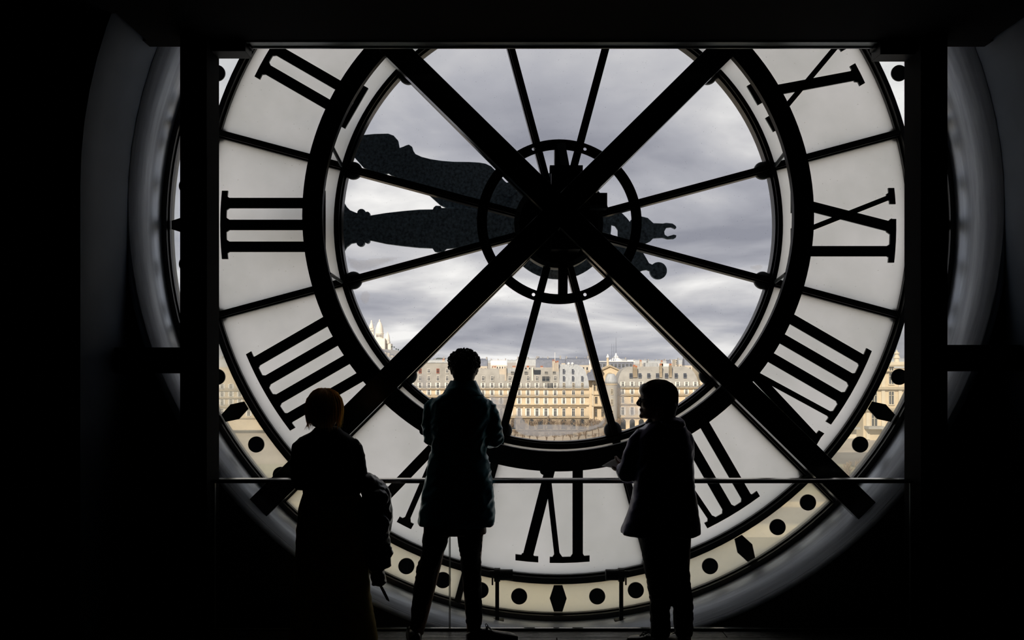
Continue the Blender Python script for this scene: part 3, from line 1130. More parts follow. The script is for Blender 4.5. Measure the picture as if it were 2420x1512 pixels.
def mansard(b, x0, x1, d, ytop, ybot, m, inset=2.6, depth=13, round_=(0, 0)):
    """steep roof with optional rounded ends (pixels)"""
    a0, a1 = P(x0, ytop, d), P(x1, ybot, d)
    h = a0.z - a1.z
    rs_ = []
    for i in range(9):
        t = i / 8
        z = a1.z + h * t
        c = 1 - math.sqrt(max(0.0, 1 - t * t))
        l = a0.x + round_[0] * pxw(d) * c
        r = a1.x - round_[1] * pxw(d) * c
        f = d + inset * (t ** 1.6) + 0.1
        rs_.append([Vector((l, f, z)), Vector((r, f, z)), Vector((r, d + depth, z)), Vector((l, d + depth, z))])
    mb = MB().rings(rs_)
    return mb.build('mansard_roof', m, b)


def chimney(b, x, d, y0, y1, wpx, back=4.0, pots=3, m='chimney'):
    p0, p1 = P(x, y0, d), P(x, y1, d)
    w_ = wpx * pxw(d)
    c = MB().box(p0.x - w_ / 2, p0.x + w_ / 2, d + back, d + back + 1.2, p1.z, p0.z).build('chimney', M[m], b)
    for k in range(pots):
        xx = p0.x - w_ / 2 + w_ * (k + 0.5) / pots
        MB().tube([(xx, d + back + 0.6, p0.z), (xx, d + back + 0.6, p0.z + 0.7)], 0.16, 8).build('chimney_pot', M['pot'], c)


def arcade(b, x0, x1, d, step, ytop, ybase):
    x = x0 + step / 2
    me = None
    w_ = step * 0.56 * pxw(d)
    h = (ybase - ytop) * pxw(d)
    poly = [(-w_ / 2, -h / 2), (w_ / 2, -h / 2), (w_ / 2, h / 2 - w_ / 2)]
    for i in range(1, 8):
        a = PI * i / 8
        poly.append((w_ / 2 * math.cos(a), h / 2 - w_ / 2 + w_ / 2 * math.sin(a)))
    poly.append((-w_ / 2, h / 2 - w_ / 2))
    me = MB().prism(poly, -0.12, 0.0).mesh('arch_shade_plate', M['pane'])  # dark plate on the wall, the arcade's inner shade put into its colour
    while x + step / 2 <= x1 + 1:
        place('arch_shade_plate', me, b, P(x, (ytop + ybase) / 2, d) - b.location)
        x += step


D1 = 330.0
# ---- block A, behind the standing man
bA = building('apartment_block', 'grey and cream apartment block with red shutters behind the standing man', 962, 1116, D1, 857, 1016, M['stone'])
band(bA, 'upper_storeys', 962, 1116, D1, 857, 918, M['stone_grey'], 0.25)
xa = [972, 993, 1013.5, 1035, 1057, 1078, 1100]
windows(bA, D1, [972, 993, 1035], 876, 5, 9, False, 'red_shutter', D1 - 0.27)
windows(bA, D1, [1013.5, 1057, 1078, 1100], 876, 5, 9, False, 'shutter', D1 - 0.27)
windows(bA, D1, xa, 894, 5, 11, False, 'shutter', D1 - 0.27)
windows(bA, D1, xa, 910, 5, 12, True, 'shutter', D1 - 0.27)
windows(bA, D1, xa, 927, 5, 12, True)
windows(bA, D1, xa, 947, 5, 14, True)
windows(bA, D1, xa, 973, 5, 18, True)
for y in (917.5, 936, 955.5, 985):
    band(bA, 'cornice', 962, 1116, D1, y, y + 2.2, M['cornice'], 0.9)
railing(bA, 962, 1116, D1, 912, 917.5)
railing(bA, 962, 1116, D1, 931, 936)
arcade(bA, 962, 1117, D1, 21.4, 990, 1014)
for x in (985, 1046, 1062):
    chimney(bA, x, D1, 851, 860, 6, 4.0, 2, 'far1')
band(bA, 'flat_roof', 960, 1116.5, D1, 855, 857.5, M['zinc'], 0.5, 14)

# ---- block B, grey attic storeys
bB = building('apartment_block', 'long cream facade with uneven grey attic between man and slanted bars', 1117, 1322, D1, 917, 1016, M['stone'])
xb = [1141.6, 1163, 1184, 1204.5, 1227, 1248, 1269, 1290, 1312]
mansard(bB, 1117, 1180, D1, 871, 917, M['stone_grey'], 1.6)
mansard(bB, 1180, 1258, D1, 873, 917, M['stone_grey'], 1.8)
mansard(bB, 1258, 1322, D1, 870, 917, M['stone_grey'], 1.5)
band(bB, 'attic_storey', 1196, 1222, D1, 870, 882, M['zinc'], -1.4, 8)
band(bB, 'attic_storey', 1262, 1278, D1, 874, 886, M['pane'], -0.9, 6)
windows(bB, D1, [1141.6, 1163, 1204.5, 1248, 1269, 1312], 894, 5, 11, False, 'shutter', D1 + 0.3)
windows(bB, D1, [1211, 1243, 1291, 1310], 880, 6, 4.5, False, 'stone_grey', D1 + 0.9)
windows(bB, D1, [1290], 895, 17, 11, False, 'stone_grey', D1 + 0.3)
windows(bB, D1, xb, 910.5, 5, 11, True, 'shutter', D1 - 0.1)
windows(bB, D1, [1296, 1303], 911, 7, 11, False, 'stone_grey', D1 - 0.2)
windows(bB, D1, xb, 928, 5, 11.5, True)
windows(bB, D1, xb, 947, 5, 13.5, True)
windows(bB, D1, xb, 974, 6, 18, True)
for x in xb:
    band(bB, 'lintel', x - 8, x + 8, D1, 960, 962, M['cornice'], 0.7)
for y in (917.5, 935.5, 955.5, 985):
    band(bB, 'cornice', 1117, 1322, D1, y, y + 2.0, M['cornice'], 0.9)
railing(bB, 1117, 1322, D1, 912, 917.5)
railing(bB, 1117, 1322, D1, 930.5, 935.5)
railing(bB, 1117, 1322, D1, 980.5, 985)
band(bB, 'party_wall', 1193, 1197, D1, 868, 900, M['chimney'], -0.3, 6)
band(bB, 'party_wall', 1257, 1260, D1, 868, 900, M['white'], -0.2, 6)
band(bB, 'party_wall', 1180, 1194, D1, 871, 885, M['chimney'], -1.2, 6)
arcade(bB, 1117, 1322, D1, 21.4, 990, 1014)
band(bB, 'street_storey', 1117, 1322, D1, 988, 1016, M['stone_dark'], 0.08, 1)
for x, w_ in ((1128, 9), (1168, 10), (1215, 8), (1248, 5), (1281, 7)):
    chimney(bB, x, D1, 868, 874, w_, 3.0, 3, 'far1')

# ---- block C, zinc roof with rounded end
bC = building('apartment_block', 'cream corner house with rounded pale zinc roof left of the church gable', 1322, 1392, D1, 917, 1016, M['stone'])
mansard(bC, 1322, 1392, D1, 861, 917, M['zinc'], 3.6, 13, (0, 26))
xc_ = [1332.5, 1355, 1376]
windows(bC, D1, [1332.5, 1354], 877, 3.5, 9, False, 'slate', D1 + 1.3)
windows(bC, D1, [1332.5, 1354, 1376], 894, 3.5, 10, False, 'slate', D1 + 0.35)
windows(bC, D1, xc_, 910, 4, 10, False, 'stone_pale', D1 - 0.1)
windows(bC, D1, xc_, 927.5, 6, 9.5, False, 'shutter')
windows(bC, D1, xc_, 947, 5, 13.5, True)
windows(bC, D1, xc_, 974, 6, 18, False, 'shutter')
for x in xc_:
    band(bC, 'lintel', x - 8, x + 8, D1, 960, 962, M['cornice'], 0.7)
for y in (917.5, 935.5, 955.5, 985):
    band(bC, 'cornice', 1322, 1393, D1, y, y + 2.0, M['cornice'], 0.9)
railing(bC, 1322, 1392, D1, 912, 917.5)
railing(bC, 1322, 1392, D1, 930.5, 935.5)
railing(bC, 1322, 1392, D1, 980.5, 985)
arcade(bC, 1322, 1392, D1, 21.4, 990, 1014)
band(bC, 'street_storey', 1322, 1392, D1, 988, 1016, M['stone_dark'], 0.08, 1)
for x, y0, w_ in ((1309, 853, 7), (1314, 857, 4), (1318.5, 856, 4)):
    chimney(bB, x, D1, y0, 890, w_, 1.2, 2)
p, q = P(1312.5, 832, D1), P(1312.5, 866, D1)
MB().tube([q + Vector((0, 3, 0)), p + Vector((0, 3, 0))], [0.22, 0.1], 8).build('antenna', M['lead'], bB)
for x, y0 in ((1346, 856), (1355, 861)):
    p, q = P(x, y0, D1), P(x, 866, D1)
    MB().tube([q + Vector((0, 3, 0)), p + Vector((0, 3, 0))], [0.22, 0.1], 8).build('antenna', M['lead'], bC)
for x in (1345, 1354):
    p = P(x, 859, D1) + Vector((0, 3, 0))
    MB().ell(p, (0.55, 0.25, 0.55), 12, 7).build('dish', M['lead'], bC)

# ---- church gable with lantern, seen in the gap
bD = building('church', 'cream church gable with a small lantern in the gap of the facades', 1392, 1446, 395.0, 876, 1012, M['stone'])
d = 395.0
g = [(1402, 880), (1440, 864), (1478, 880)]
MB().prism([(P(x, y, d).x, P(x, y, d).z) for x, y in [(1400, 880), (1440, 864), (1466, 875), (1466, 960), (1400, 960)]], d - 1.5, d + 10).build('gable', M['stone'], bD)
MB().prism([(P(x, y, d).x, P(x, y, d).z) for x, y in [(1396, 882), (1440, 862), (1470, 876), (1470, 879), (1440, 866), (1398, 885)]], d - 2.4, d - 1.2).build('pediment', M['cornice'], bD)
c = P(1440, 890, d)
MB().tube([c + Vector((0, -1.7, 0)), c + Vector((0, -1.4, 0))], 1.6, 20).build('round_window', M['pane'], bD)
MB().tube([c + Vector((0, -1.9, 0)), c + Vector((0, -1.4, 0))], 2.1, 20).build('round_window_frame', M['cornice'], bD)
p0, p1 = P(1438, 864, d), P(1438, 845, d)
MB().tube([p0 + Vector((0, 3, -1)), p0 + Vector((0, 3, 1)), p1 + Vector((0, 3, 0))], [0.8, 0.55, 0.5], 8).build('lantern', M['stone'], bD)
MB().tube([p1 + Vector((0, 3, 0)), p1 + Vector((0, 3, 0.3)), p1 + Vector((0, 3, 1.4)), p1 + Vector((0, 3, 1.9))], [0.75, 0.8, 0.3, 0.05], 10).build('lantern_cap', M['lead'], bD)
MB().prism([(P(x, y, d).x, P(x, y, d).z) for x, y in [(1383, 898), (1392, 880), (1414, 862), (1420, 870), (1405, 898)]], d - 6, d + 6).build('slate_roof', M['slate'], bD)
for x in (1404, 1412, 1428):
    windows(bD, d, [x], 915, 4, 13, False, 'cornice', d - 1.55)
for y in (900, 931, 958):
    band(bD, 'cornice', 1399, 1467, d, y, y + 2, M['cornice'], 2.2, 0)
for x in (1408, 1424):
    windows(bD, d, [x], 945, 5, 15, False, 'cornice', d - 1.55)
    windows(bD, d, [x], 975, 5, 18, False, 'cornice', d - 0.05)
band(bD, 'buttress', 1399, 1402, d, 884, 1000, M['stone_pale'], 2.0, 0)

# ---- round turret corner
d = 322.0
tc_ = P(1446, 900, d)
bT = empty('corner_turret', (tc_.x, d, GZ), 'grey rounded corner house with a blue zinc dome beside the mullion', 'building')
zt_ = P(0, 908, d).z
R_ = 15 * pxw(d)
MB().tube([(tc_.x, d + R_, GZ), (tc_.x, d + R_, zt_)], R_, 28).build('wall', M['stone_grey'], bT)
MB().tube([(tc_.x, d + R_, zt_ - 0.3), (tc_.x, d + R_, zt_ + 0.3)], R_ * 1.06, 28).build('cornice', M['cornice'], bT)
zz = [0, .25, .5, .75, .92, 1.0]
MB().tube([(tc_.x, d + R_, zt_ + 3.9 * t + 0.3) for t in zz], [R_ * 1.02 * math.sqrt(max(1 - t * t * 0.8, 0)) for t in zz], 28).build('zinc_dome', M['zinc'], bT, smooth=True)
windows(bT, d, [1446], 925, 4, 12, False, 'stone_pale', d - 0.06)
windows(bT, d, [1446], 950, 4, 13, False, 'stone_pale', d - 0.06)
windows(bT, d, [1446], 978, 4, 16, False, 'stone_pale', d - 0.06)

# ---- block E, curved mansard right
bE = building('apartment_block', 'cream house with wide curved grey mansard behind the person in glasses', 1462, 1652, D1, 915, 1016, M['stone'])
mansard(bE, 1460, 1652, D1, 866, 916, M['stone_grey'], 4.5, 13, (30, 26))
xe1 = [1492, 1513, 1534, 1554.6, 1576, 1599, 1620]
xe2 = [1471.7, 1493.7, 1514.6, 1536, 1558, 1579.6, 1601, 1622, 1643]
windows(bE, D1, xe1, 887, 6, 9, False, 'slate', D1 + 1.0)
windows(bE, D1, xe2, 907.5, 5, 11.5, True, 'shutter', D1 - 0.15)
windows(bE, D1, xe2, 925.5, 5, 11, True)
windows(bE, D1, xe2, 945, 5, 14, False, 'shutter')
windows(bE, D1, xe2, 971, 6, 18, True)
for y in (915.5, 932.5, 953.5, 985):
    band(bE, 'cornice', 1460, 1653, D1, y, y + 2.0, M['cornice'], 0.9)
railing(bE, 1460, 1652, D1, 911, 915.5)
railing(bE, 1460, 1652, D1, 928, 932.5)
arcade(bE, 1462, 1652, D1, 21.4, 990, 1014)
for x, y0, w_ in ((1500, 866, 6), (1505, 868, 4), (1563, 863, 6), (1586, 863, 6)):
    chimney(bE, x, D1, y0, 892, w_, 0.9, 3, 'stone_dark')
for x, y0 in ((1520, 850), (1571, 851)):
    chimney(bE, x, D1, y0 + 4, 870, 5, 6, 2)
band(bE, 'roof_terrace', 1530, 1560, D1, 857, 868, M['zinc'], -5, 10)
band(bE, 'roof_terrace', 1560, 1590, D1, 859, 868, M['lead'], -6, 10)

# ---- white house at the right, and more of the row beyond the ring
bF = building('apartment_block', 'pale house with flat white roof at the right end of the row', 1654, 1745, D1 + 4, 866, 1016, M['stone_pale'])
for y, h in ((880, 9), (899, 11), (918, 12), (938, 13), (960, 15)):
    windows(bF, D1 + 4, [1662, 1683, 1704, 1725], y, 5, h, True, 'shutter')
for y in (908, 948, 985):
    band(bF, 'cornice', 1654, 1746, D1 + 4, y, y + 2, M['cornice'], 0.8)
band(bF, 'flat_roof', 1654, 1747, D1 + 4, 862, 866, M['lead'], 0.6, 14)
bG = building('apartment_block', 'tall cream house with shuttered windows far left below numeral four', 470, 640, D1 - 10, 868, 1016, M['stone'])
mansard(bG, 470, 640, D1 - 10, 868, 908, M['zinc'], 3, 13, (0, 20))
xg = [483, 504, 525, 546, 567, 588, 609, 630]
for y, h, s_ in ((913, 11, True), (931, 12, True), (950, 14, True), (974, 17, True)):
    windows(bG, D1 - 10, xg, y, 6, h, s_)
for y in (921, 939, 960, 986):
    band(bG, 'cornice', 470, 641, D1 - 10, y, y + 2, M['cornice'], 0.9)
railing(bG, 470, 640, D1 - 10, 916, 921)
railing(bG, 470, 640, D1 - 10, 955, 960)
bH = building('apartment_block', 'dim cream house behind the ring left of the man', 664, 955, D1, 872, 1016, M['stone'])
mansard(bH, 664, 955, D1, 858, 900, M['zinc'], 3, 13, (20, 20))
for y, h in ((909, 11), (928, 12), (947, 14), (973, 17)):
    windows(bH, D1, [676 + 21.3 * i for i in range(13)], y, 5, h, True)

# ---- palace wing at the right edge
dL = 190.0
bL = building('palace_pavilion', 'honey coloured palace pavilion at the far right edge of the glass', 2040, 2210, dL, 870, 1040, M['stone'], 18)
for (y, w_, h) in ((871, 9, 9), (894, 11, 26), (940, 11, 30), (995, 13, 34)):
    windows(bL, dL, [2066, 2106, 2146, 2186], y, w_, h, False, 'stone_pale')
for (y, h) in ((862, 4), (876, 2), (914, 4), (918, 2), (964, 4), (969, 2)):
    band(bL, 'cornice', 2038, 2212, dL, y, y + h, M['cornice'], 0.9)
for x in (2050, 2086, 2126, 2166):
    band(bL, 'pilaster', x - 4, x + 4, dL, 880, 1038, M['stone_pale'], 0.35)
band(bL, 'parapet', 2040, 2210, dL, 855, 862, M['stone_pale'], 0.3, 2)
for x in (2088, 2124, 2170):
    p = P(x, 855, dL) + Vector((0, 1, 0))
    MB().tube([p, p + Vector((0, 0, .8)), p + Vector((0, 0, .9)), p + Vector((0, 0, 1.7)), p + Vector((0, 0, 2.0)), p + Vector((0, 0, 2.4)), p + Vector((0, 0, 2.9))], [.6, .5, .8, .4, .7, .25, .05], 10).build('finial', M['stone_pale'], bL)
band(bL, 'balcony', 2042, 2080, dL, 1006, 1012, M['stone_grey'], 2.5, 0)
# lower gate house left of it, with lamp posts in front
bM = building('gate_house', 'pale low gate house with tall windows left of the palace pavilion', 1965, 2024, dL - 16, 965, 1036, M['stone_pale'], 10)
windows(bM, dL - 16, [1977, 1996, 2015], 995, 9, 28, False, 'cornice')
band(bM, 'cornice', 1963, 2025, dL - 16, 963, 967, M['cornice'], 0.6)
band(bM, 'balcony', 1965, 2024, dL - 16, 1008, 1013, M['stone_grey'], 2.0, 0)
for i, (x, lab) in enumerate(((2021, 'street lamp in front of the gate house'), (2052, 'street lamp standing before the palace pavilion'))):
    b_ = P(x, 1052, 165)
    lp = empty('street_lamp', (b_.x, 165, GZ), lab, 'lamp post')
    MB().tube([(b_.x, 165, GZ), (b_.x, 165, GZ + 1), (b_.x, 165, GZ + 4.2)], [.16, .09, .07], 8).build('post', M['ironwork'], lp)
    MB().tube([(b_.x, 165, GZ + 4.2), (b_.x, 165, GZ + 4.9), (b_.x, 165, GZ + 5.1)], [.14, .28, .06], 8).build('lantern', M['lead'], lp)

# ---- domed hall behind
d = 560.0
c = P(1461, 860, d)
hall = empty('domed_hall', (c.x, d, GZ), 'grey glass hall with white conical dome and lantern on the skyline', 'building')
a0, a1 = P(1415, 855, d), P(1497, 900, d)
MB().box(a0.x, a1.x, d, d + 25, a1.z, a0.z).build('wall', M['slate'], hall)
MB().box(a0.x - 1, a1.x + 1, d - 0.5, d + 25, a0.z, a0.z + 0.6).build('cornice', M['lead'], hall)
q = P(1461, 854, d) + Vector((0, 12, 0))
u = pxw(d)
MB().tube([q, q + Vector((0, 0, 3 * u)), q + Vector((0, 0, 7 * u)), q + Vector((0, 0, 10 * u)), q + Vector((0, 0, 10.5 * u)), q + Vector((0, 0, 13 * u)), q + Vector((0, 0, 15 * u)), q + Vector((0, 0, 19 * u)), q + Vector((0, 0, 21 * u))],
          [19 * u, 17 * u, 10 * u, 6 * u, 7.5 * u, 5 * u, 2.6 * u, 2 * u, 0.3 * u], 24).build('dome', M['lead'], hall, smooth=True)
MB().tube([q + Vector((0, 0, 20 * u)), q + Vector((0, 0, 58 * u))], [0.25, 0.08], 6).build('mast', M['slate'], hall)
for x in (1447, 1452):
    p = P(x, 846, d)
    MB().tube([p + Vector((0, 3, -3)), P(x, 812, d) + Vector((0, 3, 0))], [0.25, 0.06], 6).build('mast', M['slate'], hall)
for k in range(9):
    x = 1419 + k * 9
    windows(hall, d, [x], 864, 5, 9, False, 'zinc')

# ---- far roofs to the horizon
protos = []
for m1, m2 in (('far1', 'slate'), ('far2', 'zinc'), ('far3', 'lead'), ('far1', 'zinc')):
    w1 = MB().box(-9, 9, 0, 14, -26, 0).mesh('wall', M[m1])
    rf = MB().prismx([(0, 0), (14, 0), (12, 4.0), (7, 5.2), (2, 4.0)], -9, 9).mesh('roof', M[m2])
    ch = MB()
    ch.box(-8.8, -7.9, 4, 10, 0, 6.2)
    ch.box(7.8, 8.8, 4, 10, 0, 6.4)
    ch.box(-1, 0.0, 5, 9, 3, 6.0)
    cm = ch.mesh('chimney_row', M['far2'])
    wn = MB()
    for r in range(4):
        for k in range(6):
            wn.box(-7.6 + 2.9 * k, -6.5 + 2.9 * k, -0.05, 0.02, -3.4 - 3.2 * r, -1.5 - 3.2 * r)
    wm = wn.mesh('window_rows', M['pane'])
    protos.append((w1, rf, cm, wm))
rnd = random.Random(3)
rows = [(430, 1.9, 868), (560, 1.6, 865), (760, 1.5, 862), (1050, 1.4, 860), (1500, 1.3, 858.0), (2100, 1.2, 856.5)]
for d, gap, y in rows:
    span = 19 * F / d
    for lo, hi in ((500, 580), (830, 1720), (2050, 2140)):
        x = lo + rnd.random() * span
        while x < hi:
            if not (1365 < x < 1535 and d < 700):
                p = P(x, y + rnd.uniform(-3.5, 2.5) * (430 / d) ** 0.5, d + rnd.uniform(-3, 3))
                kind_ = rnd.randrange(4)
                w1, rf, cm, wm = protos[kind_]
                where = ('seen through the left dot band' if x < 700 else 'below the white basilica' if x < 965 else 'on the skyline behind the standing man' if x < 1200 else
                         'on the skyline above the central facade' if x < 1400 else 'on the skyline beside the domed hall' if x < 1520 else 'on the skyline above the right facade' if x < 1800 else 'seen through the right dot band')
                look = ('pale house with dark slate roof', 'grey house with zinc roof', 'cream house with white roof', 'pale house with zinc roof')[kind_]
                far_ = 'nearby' if d < 500 else 'distant' if d < 900 else 'very distant'
                t = empty('far_house', (p.x, p.y, p.z - 26), far_ + ' ' + look + ' ' + where, 'house', 'city houses ' + where)
                for nm, me in (('wall', w1), ('roof', rf), ('chimney_row', cm)):
                    place(nm, me, t, (0, 0, 26))
                if d < 800:
                    place('window_rows', wm, t, (0, 0, 26))
                t.rotation_euler = (0, 0, rnd.uniform(-0.12, 0.12))
                sc_ = rnd.uniform(0.75, 1.0)
                t.scale = (sc_, sc_, 1)
            x += span * max(gap * rnd.uniform(0.9, 1.5), 1.28)

# slab tower and hospital-like blocks on the skyline
for x0, x1, y, d, lab in ((1364, 1386, 854, 900, 'pale slab block on the skyline above the rounded roof'), (1596, 1624, 849, 1000, 'long pale office slab on the right skyline')):
    b = building('slab_block', lab, x0, x1, d, y, 870, M['far1'], 20)
    for k in range(3):
        band(b, 'window_band', x0 + 1, x1 - 1, d, y + 2 + 4 * k, y + 3.6 + 4 * k, M['pane'], 0.3, 0)

# ---- hill with the white domed basilica
d = 2900.0


def hill_obj(name, prof, d, depth, m, lab):
    """ridge: profile of (px, py) at distance d"""
    rs_ = []
    for i in range(9):
        t = i / 8
        y = d - depth + 2 * depth * t
        f = math.cos((t - 0.5) * PI)
        rs_.append([Vector((P(x, 0, d).x, y, GZ + (P(0, yy, d).z - GZ) * f)) for x, yy in prof])
    mb = MB()
    n_ = len(prof)
    for i in range(8):
        pass
    mb.rings(rs_, cap=False, closed=False)
    return struct(mb.build(name, m, smooth=True), lab)


hill_obj('basilica_hill', [(560, 862), (700, 850), (800, 838), (860, 825), (900, 823), (940, 828), (960, 836), (985, 846), (1010, 853), (1040, 862)], d, 500, M['far2'], 'hill below the white basilica')
hill_obj('wooded_hill', [(990, 862), (1015, 851), (1035, 845), (1055, 846), (1075, 853), (1110, 862)], 1900.0, 250, M['hill'], 'dark wooded hill left of the man')
bas = empty('basilica', (P(895, 825, d).x, d, P(895, 832, d).z), 'white domed basilica on the hill seen through the left glass', 'church')
u = pxw(d)


def dome(x, ybase, ytop, r, name='dome', drum=0.45):
    b0, t0 = P(x, ybase, d), P(x, ytop, d)
    h = t0.z - b0.z
    rad = r * u
    pts = [(0, 1.0), (drum, 1.0), (drum + 0.005, 1.12), (drum + 0.03, 1.12), (drum + 0.035, 0.98)]
    for i in range(1, 9):
        t = i / 8
        pts.append((drum + 0.035 + (0.86 - drum) * t, 0.98 * math.cos(t * PI / 2 * 0.96) ** 0.55))
    pts += [(0.90, 0.14), (0.93, 0.2), (0.96, 0.14), (1.0, 0.02)]
    return MB().tube([b0 + Vector((0, 0, h * a)) for a, _ in pts], [rad * b for _, b in pts], 24).build(name, M['white'], bas, smooth=False)


mb = MB()
for x0, x1, y0, y1, yy in ((884, 918, 806, 846, 20), (872, 886, 800, 846, 10), (916, 924, 812, 846, 15), (892, 912, 800, 846, -5)):
    a0, a1 = P(x0, y0, d), P(x1, y1, d)
    mb.box(a0.x, a1.x, d - 20 + yy, d + 25 + yy, a1.z, a0.z)
mb.build('nave', M['white'], bas)
dome(897, 808, 754, 9.5, 'great_dome', 0.36)
o = dome(916, 812, 784, 5.5, 'small_dome', 0.30)
dome(889, 815, 787, 5.0, 'small_dome', 0.30)
b0, t0 = P(875, 815, d), P(875, 755, d)
MB().box(b0.x - 5.5 * u, b0.x + 5.5 * u, d + 20, d + 20 + 11 * u, b0.z, P(0, 775, d).z).build('bell_tower', M['white'], bas)
q = P(875, 775, d) + Vector((0, 25, 0))
MB().tube([q, q + Vector((0, 0, 4 * u)), q + Vector((0, 0, 10 * u)), q + Vector((0, 0, 14 * u)), q + Vector((0, 0, 17 * u)), q + Vector((0, 0, 20 * u))], [5.5 * u, 5.2 * u, 3.6 * u, 1.6 * u, 1.6 * u, 0.2 * u], 20).build('belfry_dome', M['white'], bas)
c = P(877, 781, d)
MB().tube([c + Vector((0, 19, 0)), c + Vector((0, 20, 0))], 2.4 * u, 16).build('clock_opening', M['far2'], bas)
for k in range(5):
    c = P(891.5 + 2.8 * k, 793, d)
    MB().box(c.x - 0.8 * u, c.x + 0.8 * u, d - 16, d - 13.6, c.z - 3 * u, c.z + 2.5 * u).build('drum_window', M['far2'], bas)
rnd = random.Random(5)
for k in range(8):
    x = 926 + k * 5.2
    p = P(x, 818 + 0.55 * (x - 925) + rnd.uniform(-2, 2), d - 150)
    mb = MB()
    r = rnd.uniform(1.3, 1.7) * u
    for j in range(5):
        mb.ell(p + Vector((rnd.uniform(-.6, .6) * r, rnd.uniform(-.6, .6) * r, rnd.uniform(-.4, .6) * r)), (r * .7, r * .7, r * .6), 8, 6)
    t = empty('hill_tree', (p.x, p.y, p.z - r * 1.5), 'dark tree on the slope right of the basilica', 'tree', 'trees on the basilica hill')
    mb.build('crown', M['darkgreen'], t)
    MB().tube([(p.x, p.y, p.z - r * 1.6), (p.x, p.y, p.z)], r * 0.12, 6).build('trunk', M['bark'], t)
for k in range(7):
    x = 902 + 8 * k
    p = P(x, 832 + 0.42 * (x - 902) + rnd.uniform(-2, 2), d - 320)
    t = empty('hill_house', (p.x, p.y, p.z - 8), 'small pale house stepping down the basilica hill', 'house', 'houses on the basilica hill')
    w_ = rnd.uniform(3.5, 4.6)
    MB().box(p.x - w_, p.x + w_, p.y, p.y + 10, p.z - 8, p.z + 5).build('wall', M['far1'], t)
    MB().prismx([(p.y, p.z + 5), (p.y + 10, p.z + 5), (p.y + 5, p.z + 9)], p.x - w_, p.x + w_).build('roof', M['slate'], t)

# ---- bare trees of the garden in front of the arcades
rnd = random.Random(11)
tree_protos = []
for k in range(4):
    tr, tw = MB(), MB()
    H = 7.5

    def branch(p, dirv, L, r, lev):
        q = p + dirv * L
        (tr if lev < 2 else tw).tube([p, p + dirv * L * .5 + Vector((rnd.uniform(-.1, .1), rnd.uniform(-.1, .1), 0)) * L * .3, q], [r, r * .8, r * .6], 5 if lev < 2 else 3, cap=False)
        if lev >= 5:
            return
        for j in range(3 if lev else 5):
            nd = (dirv + Vector((rnd.uniform(-1, 1), rnd.uniform(-1, 1), rnd.uniform(-0.15, .9))) * 0.75).normalized()
            branch(p + dirv * L * rnd.uniform(.55, 1.0), nd, L * rnd.uniform(.55, .75), max(r * .6, 0.028), lev + 1)
    branch(Vector((0, 0, 0)), Vector((0, 0, 1)), 2.6, 0.16, 0)
    tree_protos.append((tr.mesh('trunk', M['bark']), tw.mesh('twigs', M['twig'])))
for r, (dd, lo, hi, step, lab, grp) in enumerate(((306, 1080, 1480, 16, 'leafless garden tree close before the facade arcades', 'leafless trees before the arcades'), (278, 1120, 1660, 19, 'leafless garden tree in the front row below the facades', 'leafless trees of the front row'), (180, 1730, 2010, 34, 'leafless tree along the quay left of the gate house', 'leafless trees along the quay'))):
    x = lo
    while x < hi:
        p = P(x + rnd.uniform(-2, 2), 0, dd + rnd.uniform(-4, 4))
        t = empty('bare_tree', (p.x, p.y, GZ - 1 if dd > 215 else GZ), lab, 'tree', grp)
        a, b = tree_protos[rnd.randrange(4)]
        place('trunk', a, t)
        place('twigs', b, t)
        t.rotation_euler.z = rnd.uniform(0, 6.28)
        s_ = rnd.uniform(1.0, 1.3) if dd > 290 else rnd.uniform(0.7, 1.0)
        t.scale = (s_, s_, s_)
        x += step

# ================================================================== PEOPLE
M['skin'] = mat('skin', (0.48, 0.30, 0.22), 0.5, var=0.08, scale=30)
M['coat_teal'] = mat('dark_teal_coat', (0.018, 0.15, 0.19), 0.30, spec=1.0, tint=(0.25, 0.85, 1.0), bump=0.25, scale=40)
M['cloth_black'] = mat('black_cloth', (0.008, 0.008, 0.010), 0.75, spec=0.25, bump=0.2, scale=60)
M['denim'] = mat('black_denim', (0.010, 0.012, 0.015), 0.8, spec=0.2, bump=0.3, scale=120)
M['leather'] = mat('black_shoe_leather', (0.010, 0.010, 0.010), 0.25, spec=0.6)
M['sole'] = mat('shoe_sole', (0.02, 0.018, 0.015), 0.7)
M['khaki'] = mat('olive_skirt_cloth', (0.36, 0.26, 0.06), 0.8, spec=0.2, var=0.2, scale=14, bump=0.2)
M['plum'] = mat('dark_plum_jacket', (0.022, 0.016, 0.045), 0.34, spec=0.9, tint=(0.7, 0.62, 1.0), bump=0.25, scale=30)
M['leather_coat'] = mat('black_leather_coat', (0.03, 0.024, 0.026), 0.28, spec=0.7, bump=0.3, scale=20)
M['hair_dark'] = mat('dark_curly_hair', (0.012, 0.009, 0.007), 0.45, spec=0.4)
M['hair_blond'] = mat('blond_hair', (0.42, 0.27, 0.11), 0.5, spec=0.4, var=0.35, scale=60, stretch=(4, 4, 0.5))
M['hair_brown'] = mat('brown_bob_hair', (0.028, 0.014, 0.008), 0.38, spec=0.5, var=0.3, scale=60, stretch=(4, 4, 0.5))


